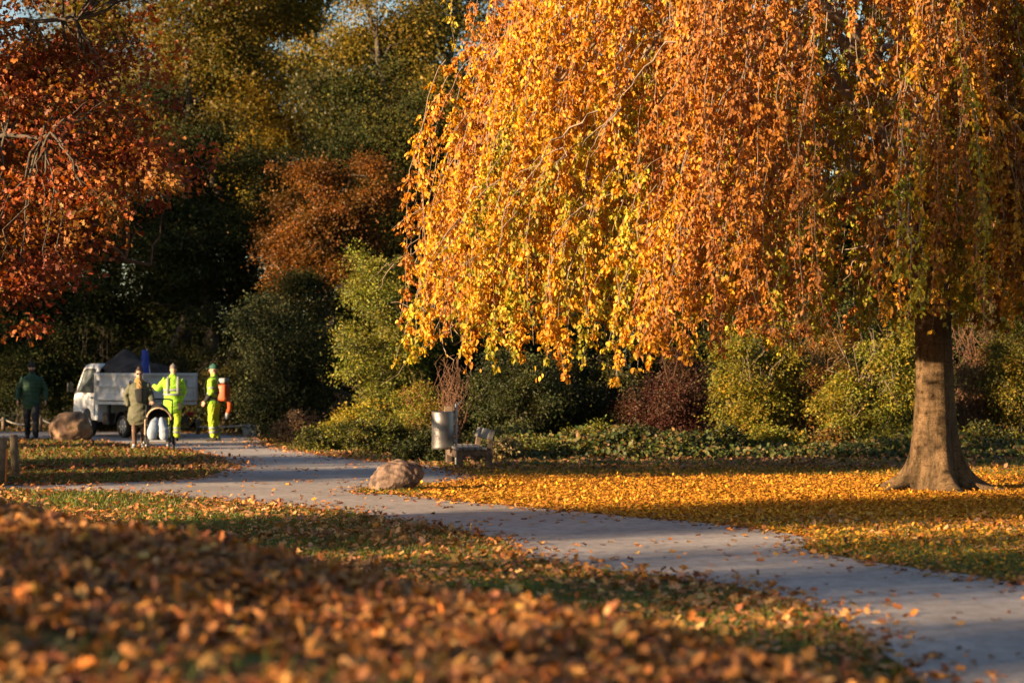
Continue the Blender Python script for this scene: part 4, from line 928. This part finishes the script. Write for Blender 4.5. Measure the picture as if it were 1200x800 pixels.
# ------------------------------------------------------------------ weeping beech
def beech():
    global rng
    rng = np.random.default_rng(17)
    X, Y = wx(1095, 33.0), 33.0
    t = thing('weeping_beech', 'large golden weeping beech with flared trunk standing on its fallen leaves', 'tree', (X, Y, 0))
    # trunk with root flare
    nz, na = 60, 72; zs = np.concatenate([np.linspace(-.08, .9, 34), np.linspace(.95, 9, nz - 34)]); th = np.arange(na) * 2 * PI / na
    V = []
    for z in zs:
        zz = max(z, 0); base = .255 * (1 - .045 * max(0, zz - 1)) + .045 * math.exp(-zz / .9)
        fl = .52 * math.exp(-(zz / .17) ** .85) + .09 * math.exp(-zz / .5)
        lob = .5 + .5 * np.cos(th * 5 + .7 + .5 * np.sin(th * 2)); lob = .12 + 1.05 * lob ** 2.0 + .12 * np.sin(th * 3 + 1)
        flute = 1 + .05 * np.sin(th * 5 + .7) * math.exp(-zz / 1.2) + .025 * np.sin(th * 3 + zz * .8) + .012 * np.sin(th * 7 + zz * 3)
        rr = base * flute + fl * lob
        cx, cy = .03 * math.sin(zz * .9) - .02 * zz, .02 * math.sin(zz * .7)
        V.append(np.stack([cx + rr * np.cos(th), cy + rr * np.sin(th), np.full(na, z)], -1))
    V = np.concatenate(V); V[:, :2] *= (1 + .012 * lump(V * np.array([1, 1, .6]), 50, 6))[:, None]
    a = (np.arange(nz - 1)[:, None] * na + np.arange(na)[None]); b = (np.arange(nz - 1)[:, None] * na + (np.arange(na)[None] + 1) % na)
    obj('trunk', np_mesh('trunk', V, np.stack([a, b, b + na, a + na], -1).reshape(-1, 4), 4, True), M['beechbark'], t)
    # surface roots running out
    rp = []
    for k in range(6):
        an = .35 + k * 1.05 + .3 * rng.random(); L = .6 + .5 * rng.random(); s = np.linspace(0, 1, 10)
        q = np.stack([np.cos(an + .3 * s) * (.42 + L * s), np.sin(an + .3 * s) * (.42 + L * s), .07 - .13 * s], -1); rp.append((q, .085 * (1 - .65 * s)))
    obj('root', tube_mesh('root', rp, 8), M['beechbark'], t)
    # crown radius by direction (degrees, 0 = right, 180 = left, 270 = towards the camera)
    def Rf(a): return np.interp(np.mod(a, 360), [0, 45, 90, 135, 165, 180, 200, 225, 250, 270, 290, 315, 340, 360], [5.0, 5.5, 6.0, 6.5, 6.8, 7.05, 7.05, 6.9, 6.3, 5.2, 4.6, 4.6, 4.8, 5.0])
    def env(z): return np.where(z < 3, 1 - .02 * (3 - z), 1 - .055 * (np.maximum(z - 3, 0) / 3.2) ** 1.8)
    NS = 3100
    ang = np.where(rng.random(NS) < .74, 135 + 225 * rng.random(NS), 10 + 130 * rng.random(NS))
    ang = np.mod(ang, 360)
    gap = (np.abs(ang - 249.5) < 4.0) & (rng.random(NS) < .75); ang[gap] = 190 + 60 * rng.random(gap.sum())
    Rr = Rf(ang) * (1 + .05 * np.sin(np.radians(ang) * 9 + 1) + .03 * np.sin(np.radians(ang) * 17))
    u = rng.random(NS); s = np.where(u < .60, .86 + .16 * rng.random(NS), np.where(u < .86, .58 + .28 * rng.random(NS), .28 + .30 * rng.random(NS)))
    ln = 1.3 + 3.0 * rng.random(NS) ** .9
    zb0 = np.interp(ang, [0, 100, 170, 185, 200, 215, 232, 246, 256, 262, 275, 290, 320, 360], [2.2, 2.2, 2.3, 2.15, 1.72, 1.62, 1.70, 1.85, 2.05, 2.2, 2.2, 2.1, 2.1, 2.2]) + .12 * np.sin(np.radians(ang) * 23)
    low = rng.random(NS) < .42
    zb = np.where(low, zb0 + .35 * np.abs(rng.normal(size=NS)) * .8, zb0 + .3 + (6.6) * rng.random(NS) ** .9)
    zb += (1 - s) * .55
    zt = zb + ln
    P_, A_, N_, C_, L_ = [], [], [], [], []; polys = []
    GOLD = np.array([(.58, .28, .02), (.62, .34, .024), (.52, .22, .018)]); COP = np.array([(.40, .155, .022), (.45, .185, .03), (.30, .105, .02), (.36, .15, .04)]); GRN = np.array([(.26, .27, .025), (.34, .31, .025), (.18, .21, .022)])
    for i in range(NS):
        a0 = math.radians(ang[i]); n = 16; q = np.linspace(0, 1, n)
        r1 = Rr[i] * s[i] * float(env(np.array(min(zt[i], 10)))) ; reach = .25 + 1.1 * rng.random()
        lv = lump(np.array([[a0 * 3.2, zb[i] * .55 + ln[i] * .3, s[i]]]), 63, 1.6)[0]; r1 += .62 * lv
        if lv < -.38 and s[i] > .74 and rng.random() < .8: continue
        wxl, wyl = math.cos(a0) * r1, math.sin(a0) * r1
        if -2.35 < wxl < -1.25 and wyl < -1.2 and zb[i] > 2.2 and rng.random() < .86: continue
        r = r1 - reach + (reach + .25 * rng.random()) * (1 - np.exp(-2.6 * q)); r = np.maximum(r, .5)
        z = zt[i] - ln[i] * q ** 1.25; a = a0 + (rng.normal() * .05) * q + .015 * np.sin(q * 6 + rng.random() * 6)
        pts = np.stack([np.cos(a) * r, np.sin(a) * r, z], -1) + np.cumsum(rng.normal(size=(n, 3)) * .018, 0)
        al = -(pts[:, 0] * SDIR[0] + pts[:, 1] * SDIR[1]); ins = (al > 0) & (np.abs(pts[:, 0] * SDIR[1] - pts[:, 1] * SDIR[0]) < .42) & (pts[:, 2] < 1.75 + al * math.tan(R(SUN_EL)))  # strands stop at a slot shaped into the crown to let sun reach the trunk
        nk = int(np.argmax(ins)) if ins.any() else n
        if nk < 4: continue
        polys.append((pts[:nk], np.linspace(.0065, .002, n)[:nk]))
        nn = max(3, int(ln[i] * (11.5 if s[i] > .55 else 6.5))); m = nn * 9; nd = np.repeat(np.arange(nn), 9); tn = rng.random(nn) ** .85 * (n - 1.001); k = tn.astype(int); f = (tn - k)[:, None]
        nb_ = pts[k] * (1 - f) + pts[k + 1] * f; sd_ = unit(rng.normal(size=(nn, 3)) * np.array([1, 1, .25]) + np.array([0, 0, -.45]))
        sl = (.05 + .15 * rng.random(nn)) * np.sin(np.clip(tn / n, .06, .97) * PI) ** .5; u_ = rng.random(m)
        off = sd_[nd] * (sl[nd] * u_)[:, None] + np.array([0, 0, -1.0]) * (sl[nd] * .55 * u_ ** 2)[:, None] + rng.normal(size=(m, 3)) * .018
        base = nb_[nd]; tt = tn[nd]
        out = np.array([math.cos(a0), math.sin(a0), 0])
        P_.append(base + off); A_.append(unit(off * 5 + rng.normal(size=(m, 3)) * .5 + np.array([0, 0, -1.0])))
        N_.append(unit(out * .4 + rng.normal(size=(m, 3)) * .75 + np.array([0, 0, .15])))
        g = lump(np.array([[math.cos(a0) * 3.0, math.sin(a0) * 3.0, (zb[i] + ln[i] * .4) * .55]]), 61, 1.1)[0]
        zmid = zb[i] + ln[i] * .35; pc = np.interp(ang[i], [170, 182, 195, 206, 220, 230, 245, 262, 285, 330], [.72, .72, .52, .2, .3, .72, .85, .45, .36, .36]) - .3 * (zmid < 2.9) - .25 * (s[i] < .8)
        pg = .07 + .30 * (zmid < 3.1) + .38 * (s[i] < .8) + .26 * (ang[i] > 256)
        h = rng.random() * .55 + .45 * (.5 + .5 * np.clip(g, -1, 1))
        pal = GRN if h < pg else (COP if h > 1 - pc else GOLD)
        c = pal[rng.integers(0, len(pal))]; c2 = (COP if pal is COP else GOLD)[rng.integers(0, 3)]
        if ang[i] > 258: c = c * np.array([.75, .72, .8])  # right side of the crown darkened in leaf colour to stand for shade
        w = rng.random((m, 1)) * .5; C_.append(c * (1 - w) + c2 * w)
        L_.append(.038 + .038 * rng.random(m))
    P, A, Nn, L, C = np.concatenate(P_), np.concatenate(A_), np.concatenate(N_), np.concatenate(L_), jitter(np.concatenate(C_), .2, .06)
    along = -(P[:, 0] * SDIR[0] + P[:, 1] * SDIR[1]); perp = np.abs(P[:, 0] * SDIR[1] - P[:, 1] * SDIR[0])
    cut = (along > 0) & (perp < .42) & (P[:, 2] < 1.75 + along * math.tan(R(SUN_EL))) & (rng.random(len(P)) < .93); kp = ~cut  # leaves thinned along the same slot, added so sunlight falls on the trunk
    P, A, Nn, L, C = P[kp], A[kp], Nn[kp], L[kp], C[kp]
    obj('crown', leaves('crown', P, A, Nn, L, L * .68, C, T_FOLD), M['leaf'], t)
    obj('hanging_twig', tube_mesh('hanging_twig', polys, 4), M['twig'], t)
    limbs = []
    for k in range(44):
        a0 = k * 2.399 + .2; R_ = float(Rf(math.degrees(a0))) * (.72 + .2 * rng.random()); z0 = 3.0 + 5.5 * (k / 44); q = np.linspace(0, 1, 16); rise = .8 + 2.2 * rng.random()
        r = .2 + (R_ - .2) * q ** .85; z = z0 + rise * 4 * q * (1 - q) * (1 - .2 * q) - (.4 + 2.0 * rng.random()) * q ** 2.5; a = a0 + .25 * np.sin(q * 2.5) * rng.normal()
        pts = np.stack([np.cos(a) * r, np.sin(a) * r, np.maximum(z, 2.9)], -1) + np.cumsum(rng.normal(size=(16, 3)) * .03, 0); pts[0] = (-.08, 0, z0)
        limbs.append((pts, .10 * (1 - .88 * q)))
        for j in range(7):
            i0 = rng.integers(5, 14); e = pts[i0] + np.array([math.cos(a0), math.sin(a0), 0]) * (.5 + 1.1 * rng.random()) + rng.normal(size=3) * .35 + np.array([0, 0, -.9 - .8 * rng.random()]); e[2] = max(e[2], 2.9)
            limbs.append((limb(pts[i0], e, .15, .4, 9), np.linspace(.022, .006, 9)))
        # low branches that droop at the left tip
    bare = []
    for px, py, qx, qy, dd in ((560, 330, 478, 380, 33.0), (545, 235, 462, 268, 33.5), (580, 370, 505, 402, 32.0), (530, 290, 456, 312, 33.2), (700, 130, 590, 250, 28.6), (800, 40, 700, 160, 27.6), (1060, 255, 985, 330, 29.5)):
        p0 = np.array([wx(px, dd) - X, dd - Y, wz(py, dd)]); p1 = np.array([wx(qx, dd) - X, dd - Y - .2, wz(qy, dd)])
        bare.append((limb(p0, p1, .10, .14, 12), np.linspace(.013, .004, 12)))
        for j in range(4):
            f = rng.integers(4, 11); e = bare[-1][0][f] if False else p0 + (p1 - p0) * (f / 11) + rng.normal(size=3) * .25 + np.array([-.2, 0, -.25]); bare.append((limb(p0 + (p1 - p0) * (f / 11), e, .05, .4, 6), np.linspace(.008, .003, 6)))
    obj('branch', tube_mesh('branch', limbs + bare, 6), M['twig'], t)
beech()

# ------------------------------------------------------------------ trees standing outside the frame at the left (they give the long shadows)
def shade_tree(label, x, c, z0, z1, r, dens, seed, leaf=.2):
    y = c + .58 * x
    tree('shade_tree', label, 'tree', 0, y, 0, 0, r, OLIVE + ORANGE[:1], int(210 * dens), 60, .45, leaf, 'park trees beyond the left edge', seed=seed, x=x, zr=(z1, z0), trunk_r=.22, nlimb=24, m='needle')
S = 'park tree beyond the left edge shading '
shade_tree(S + 'the camera side of the lawn', -34, 1.5, 2.6, 11, 3.4, .45, 43)
shade_tree(S + 'the near lawn', -27, 12.4, 1.0, 13.2, .95, 1.0, 41)
shade_tree(S + 'the corner of the path', -28, 9.3, 1.0, 11, .9, .13, 40)
shade_tree(S + 'the right side of the beech', -29, 23.9, 9.0, 15.0, 1.3, .42, 54)
shade_tree(S + 'the lower path', -29, 16.7, .8, 13.2, 1.6, 1.3, 42)
shade_tree(S + 'the middle of the path', -30, 20.1, .8, 12, .75, .4, 49)
shade_tree(S + 'the verge before the beech', -27, 25.0, .8, 10.0, 2.65, 1.7, 44)
shade_tree(S + 'the bench', -27, 40.0, .4, 7.0, 2.4, 1.9, 50)
shade_tree(S + 'the island', -28, 46.6, .4, 7.1, 3.2, 2.6, 51)
shade_tree(S + 'the pushchair', -27, 58.2, .4, 8.5, .95, .5, 52)
shade_tree(S + 'the truck', -26, 66.0, .4, 10.5, 3.05, 1.3, 53)
shade_tree(S + 'the wood behind the truck', -27, 73, .8, 12.5, 3.6, 1.5, 45)
shade_tree(S + 'the middle of the wood', -29, 80, .8, 11.5, 4.4, 1.7, 46)
shade_tree(S + 'the back of the wood', -31, 89, .8, 11, 5.0, 1.7, 47)
shade_tree(S + 'the far row', -32, 99, .8, 11.5, 5.4, 1.5, 48)

# ------------------------------------------------------------------ ivy, grass, fallen leaves
def ivy():
    n = 30000; px = 555 + 700 * rng.random(n); d = 43.6 + 5.4 * rng.random(n) + np.interp(px, [555, 700, 900, 1250], [0, .6, 1.2, 1.6])
    x = (px - 600) / F * d; ed = np.clip((d - 43.6 - np.interp(px, [555, 700, 900, 1250], [0, .6, 1.2, 1.6])) / 1.2, 0, 1)
    nz_ = lump(np.stack([x, d, x * 0], -1), 71, 1.5); hmax = np.clip(ed + .35 * nz_, 0, 1.2) * np.clip(.22 + .26 * nz_, .04, .6); keep = rng.random(n) < np.clip(.15 + .75 * ed + .45 * nz_, .06, 1)
    P = np.stack([x, d, .03 + hmax * rng.random(n) ** .6], -1)[keep]; n = len(P)
    A = unit(rng.normal(size=(n, 3)) + np.array([-.2, -.4, -.1])); Nn = unit(rng.normal(size=(n, 3)) * .5 + np.array([-.2, -.5, .8])); L = .055 + .05 * rng.random(n)
    C = jitter(palette([(.035, .055, .015), (.055, .08, .018), (.085, .10, .022), (.14, .12, .025), (.03, .042, .014), (.20, .11, .04)], n), .2)
    tag(obj('ivy', leaves('ivy', P, A, Nn, L, L * .9, C, T_FOLD), M['leaf']), 'dark green ivy ground cover along the foot of the border shrubs', 'ivy', kind='stuff')
ivy()
def inview(x, y, m=1.0): return (np.abs(x) < y * 600 / F + m)
def scatter(x0, x1, y0, y1, dens):
    n = int((x1 - x0) * (y1 - y0) * dens); x = x0 + (x1 - x0) * rng.random(n); y = y0 + (y1 - y0) * rng.random(n); k = inview(x, y); return x[k], y[k]
def noise2(x, y, seed, k): return lump(np.stack([x, y, 0 * x], -1), seed, k)
def grass():
    Vs = []; cols = []
    for (y0, y1, dens, h, w) in ((5, 15, 520, .055, .0045), (15, 26, 420, .055, .0055), (26, 42, 330, .05, .008), (42, 62, 130, .06, .014)):
        x, y = scatter(-15, 12, y0, y1, dens); onp = inpoly(PATH, x, y); x, y = x[~onp], y[~onp]
        keep = noise2(x, y, 81, .9) + .35 * rng.normal(size=len(x)) > np.where(gz(x, y) > .1, .3, -.5)
        far = (y > 44) & (x > -1.5); keep &= ~far; keep &= ~((np.hypot(x - wx(1095, 33), (y - 33) * .9) < 7.0) & (y < 37.6)); x, y = x[keep], y[keep]; n = len(x)
        hh = h * (.5 + rng.random(n)); ww = w * (.6 + .8 * rng.random(n)); lean = rng.normal(size=(n, 2)) * .55; an = rng.random(n) * PI
        b = np.stack([x, y, gz(x, y)], -1); side = np.stack([np.cos(an) * ww, np.sin(an) * ww, 0 * an], -1); tip = b + np.stack([lean[:, 0] * hh, lean[:, 1] * hh, hh], -1)
        Vs.append(np.stack([b - side, b + side, tip], 1).reshape(-1, 3)); cols.append(jitter(palette([(.085, .115, .015), (.115, .13, .018), (.07, .09, .015), (.15, .14, .028)], n), .2))
    V = np.concatenate(Vs); tag(obj('grass', np_mesh('grass', V, np.arange(len(V)).reshape(-1, 3), 3, False, np.concatenate(cols)), M['grass']), 'short green grass of the lawns showing between fallen leaves', 'grass', kind='stuff')
grass()
def litter(name, label, x, y, size, cols, T, lift, tilt, colj=.28):
    n = len(x); z = gz(x, y) + np.where(inpoly(PATH, x, y), .012, .01) + lift * rng.random(n) ** 1.5
    A = unit(np.stack([rng.normal(size=n), rng.normal(size=n), rng.normal(size=n) * tilt * .6], -1)); Nn = unit(np.stack([rng.normal(size=n) * tilt, rng.normal(size=n) * tilt, np.ones(n)], -1))
    flip = rng.random(n) < .35; Nn[flip] *= -1
    L = size * (.65 + .7 * rng.random(n)); C = jitter(palette(cols, n), colj, .08)
    P = np.stack([x, y, z], -1); P[:, 2] += np.abs(A[:, 2]) * L * .5
    tag(obj(name, leaves(name, P, A, Nn, L, L * .82, C, T, .6 + 1.1 * rng.random(n)), M['dryleaf']), label, 'fallen leaves', kind='stuff')
OAKB = [(.42, .165, .04), (.32, .115, .034), (.49, .22, .06), (.20, .07, .03), (.53, .29, .11), (.12, .05, .027)]
BEECHB = [(.52, .25, .025), (.46, .19, .025), (.58, .31, .03), (.36, .14, .025)]
def all_litter():
    # mound in the foreground
    x, y = scatter(-4.5, 4.5, 4.5, 19, 1150); z = gz(x, y); p = np.clip(z * 3.2, 0, 1); keep = (rng.random(len(x)) < p) & ~inpoly(PATH, x, y)
    gapn = noise2(x, y, 91, 1.3); keep &= ~((gapn > .38) & (rng.random(len(x)) < .86))
    litter('leaf_litter', 'curled brown oak leaves heaped on the mound in the foreground', x[keep], y[keep], .064, OAKB + [(.38, .17, .05), (.32, .12, .035), (.09, .04, .025)], T_OAK, .03, .35)
    # lawn between mound and path, and the island
    x, y = scatter(-8, 5, 11, 37, 230); z = gz(x, y); keep = (z < .32) & ~inpoly(PATH, x, y) & (rng.random(len(x)) < np.clip(.62 + .75 * noise2(x, y, 92, .9) - np.clip((y - 24) * .08, 0, .35), .07, 1)) & (y < np.interp(x, [-8, -2, 0, 5], [33.8, 30, 27, 16]))
    litter('leaf_litter', 'brown leaves strewn over the grass between mound and path', x[keep], y[keep], .07, OAKB[:5] + [(.40, .22, .11), (.34, .17, .08)], T_OAKLOW, .015, .4)
    x, y = scatter(-14, -5, 33.5, 58, 90); px = 600 + x / y * F; keep = ~inpoly(PATH, x, y) & (px < 285) & (rng.random(len(x)) < np.clip(.7 + .6 * noise2(x, y, 93, .5), .05, 1)) & (y > 34.5)
    litter('leaf_litter', 'red brown leaves on the shaded grass island', x[keep], y[keep], .075, [(.22, .07, .03), (.28, .10, .035), (.16, .055, .025), (.32, .14, .05)], T_OAKLOW, .012, .35)
    # golden carpet below the beech
    x, y = scatter(-3.5, 12, 18, 41.5, 1300); c = y - .58 * x; dt = np.hypot(x - wx(1095, 33), (y - 33)); keep = ~inpoly(PATH, x, y) & (x > np.interp(y, [18, 24, 30, 33, 36, 41], [2.5, 1.4, -1, -2.3, -1.4, -.8]))
    p = np.clip(1.2 - np.maximum(dt - 7.6, 0) * .22, .18, 1) * np.clip(.35 + (x + 1.6) * .4, .2, 1) * np.where(y > 36.8, .45, 1) * np.clip(1.0 + .5 * noise2(x, y, 94, 1.1), .2, 1) * np.clip((dt - .36) * 4, 0, 1)
    keep &= rng.random(len(x)) < p
    litter('leaf_litter', 'golden beech leaves carpeting the ground under the weeping beech', x[keep], y[keep], .043, BEECHB, T_FOLD, .010, .30, .16)
    x, y = scatter(1.5, 8, 16, 27, 420); dt = np.hypot(x - wx(1095, 33), y - 33); keep = ~inpoly(PATH, x, y) & (y > 27 - (x - 1.5) * 1.9) & (rng.random(len(x)) < np.clip(.5 + .6 * noise2(x, y, 98, 1.2), .08, 1))
    litter('leaf_litter', 'pinkish brown leaves on the verge right of the path', x[keep], y[keep], .06, OAKB[:3] + [(.34, .2, .1), (.4, .25, .12)], T_FOLD, .012, .35)
    # foot of the border and verge by the bench
    x, y = scatter(-6, 12, 39.5, 48.5, 120); keep = ~inpoly(PATH, x, y) & (rng.random(len(x)) < np.clip(.7 + .5 * noise2(x, y, 95, .8), .1, 1))
    litter('leaf_litter', 'dull brown leaves along the foot of the border', x[keep], y[keep], .07, [(.20, .10, .05), (.26, .13, .06), (.15, .07, .04), (.3, .17, .07)], T_FOLD, .03, .5)
    # stray leaves on the path
    x, y = scatter(-13, 9, 11, 62, 16); keep = inpoly(PATH, x, y) & (rng.random(len(x)) < np.clip(.28 + .4 * noise2(x, y, 96, .8), .06, 1))
    litter('leaf_litter', 'scattered stray leaves lying on the path', x[keep], y[keep], .065, OAKB + BEECHB[:2], T_OAKLOW, .012, .35)
    # ragged leaf fringe along the path edges
    q = PATH[rng.integers(0, len(PATH), 9000)] + rng.normal(size=(9000, 2)) * np.array([.22, .30]); k = inview(q[:, 0], q[:, 1]) & (q[:, 1] > 9); q = q[k]
    litter('leaf_litter', 'drifted leaves fringing the edges of the path', q[:, 0], q[:, 1], .065, OAKB, T_OAKLOW, .01, .35)
    # forest floor
    x, y = scatter(-16, 14, 48, 80, 14); keep = ~inpoly(PATH, x, y)
    litter('leaf_litter', 'sparse leaves over the shaded floor of the wood', x[keep], y[keep], .07, [(.14, .07, .03), (.2, .1, .04), (.1, .06, .03)], T_FOLD, .04, .6)
all_litter()

# ------------------------------------------------------------------ camera, sun, sky
cam = bpy.data.cameras.new('Camera'); co = bpy.data.objects.new('Camera', cam); COL.objects.link(co)
co.location = (0, 0, CAMH); co.rotation_euler = (PI / 2, 0, 0)
cam.lens = 85; cam.sensor_width = 36; cam.shift_y = (HZ - 400) / 1200; cam.clip_start = .5; cam.clip_end = 4000
cam.dof.use_dof = True; cam.dof.focus_distance = 32.5; cam.dof.aperture_fstop = 2.0
sc.camera = co
sun = bpy.data.lights.new('Sun', 'SUN'); so = bpy.data.objects.new('Sun', sun); COL.objects.link(so)
sun.energy = 5.0; sun.angle = R(.53); sun.color = (1.0, .70, .40)
dv = Vector((SDIR[0] * math.cos(R(SUN_EL)), SDIR[1] * math.cos(R(SUN_EL)), -math.sin(R(SUN_EL))))
so.rotation_euler = dv.to_track_quat('-Z', 'Y').to_euler(); so.location = (-30, -10, 20)
w = bpy.data.worlds.new('World'); sc.world = w; w.use_nodes = True
nt = w.node_tree; nt.nodes.clear()
out = nt.nodes.new('ShaderNodeOutputWorld'); bg = nt.nodes.new('ShaderNodeBackground'); sky = nt.nodes.new('ShaderNodeTexSky')
sky.sky_type = 'NISHITA'; sky.sun_disc = False; sky.sun_elevation = R(SUN_EL); sky.ozone_density = 1.3; sky.dust_density = .8
sky.sun_rotation = math.atan2(-SDIR[0], -SDIR[1])
bg.inputs[1].default_value = .05
nt.links.new(sky.outputs[0], bg.inputs[0]); nt.links.new(bg.outputs[0], out.inputs[0])
vs = sc.view_settings; sc.display_settings.display_device = 'sRGB'
vs.view_transform = 'Standard'; vs.look = 'None'; vs.gamma = 1; vs.use_curve_mapping = False; vs.exposure = 2.0
cy = sc.cycles
sc.render.engine = 'CYCLES'
cy.max_bounces = 5; cy.diffuse_bounces = 2; cy.transmission_bounces = 3; cy.glossy_bounces = 2; cy.transparent_max_bounces = 8
cy.caustics_reflective = False; cy.caustics_refractive = False; cy.sample_clamp_indirect = 4
cy.use_denoising = True
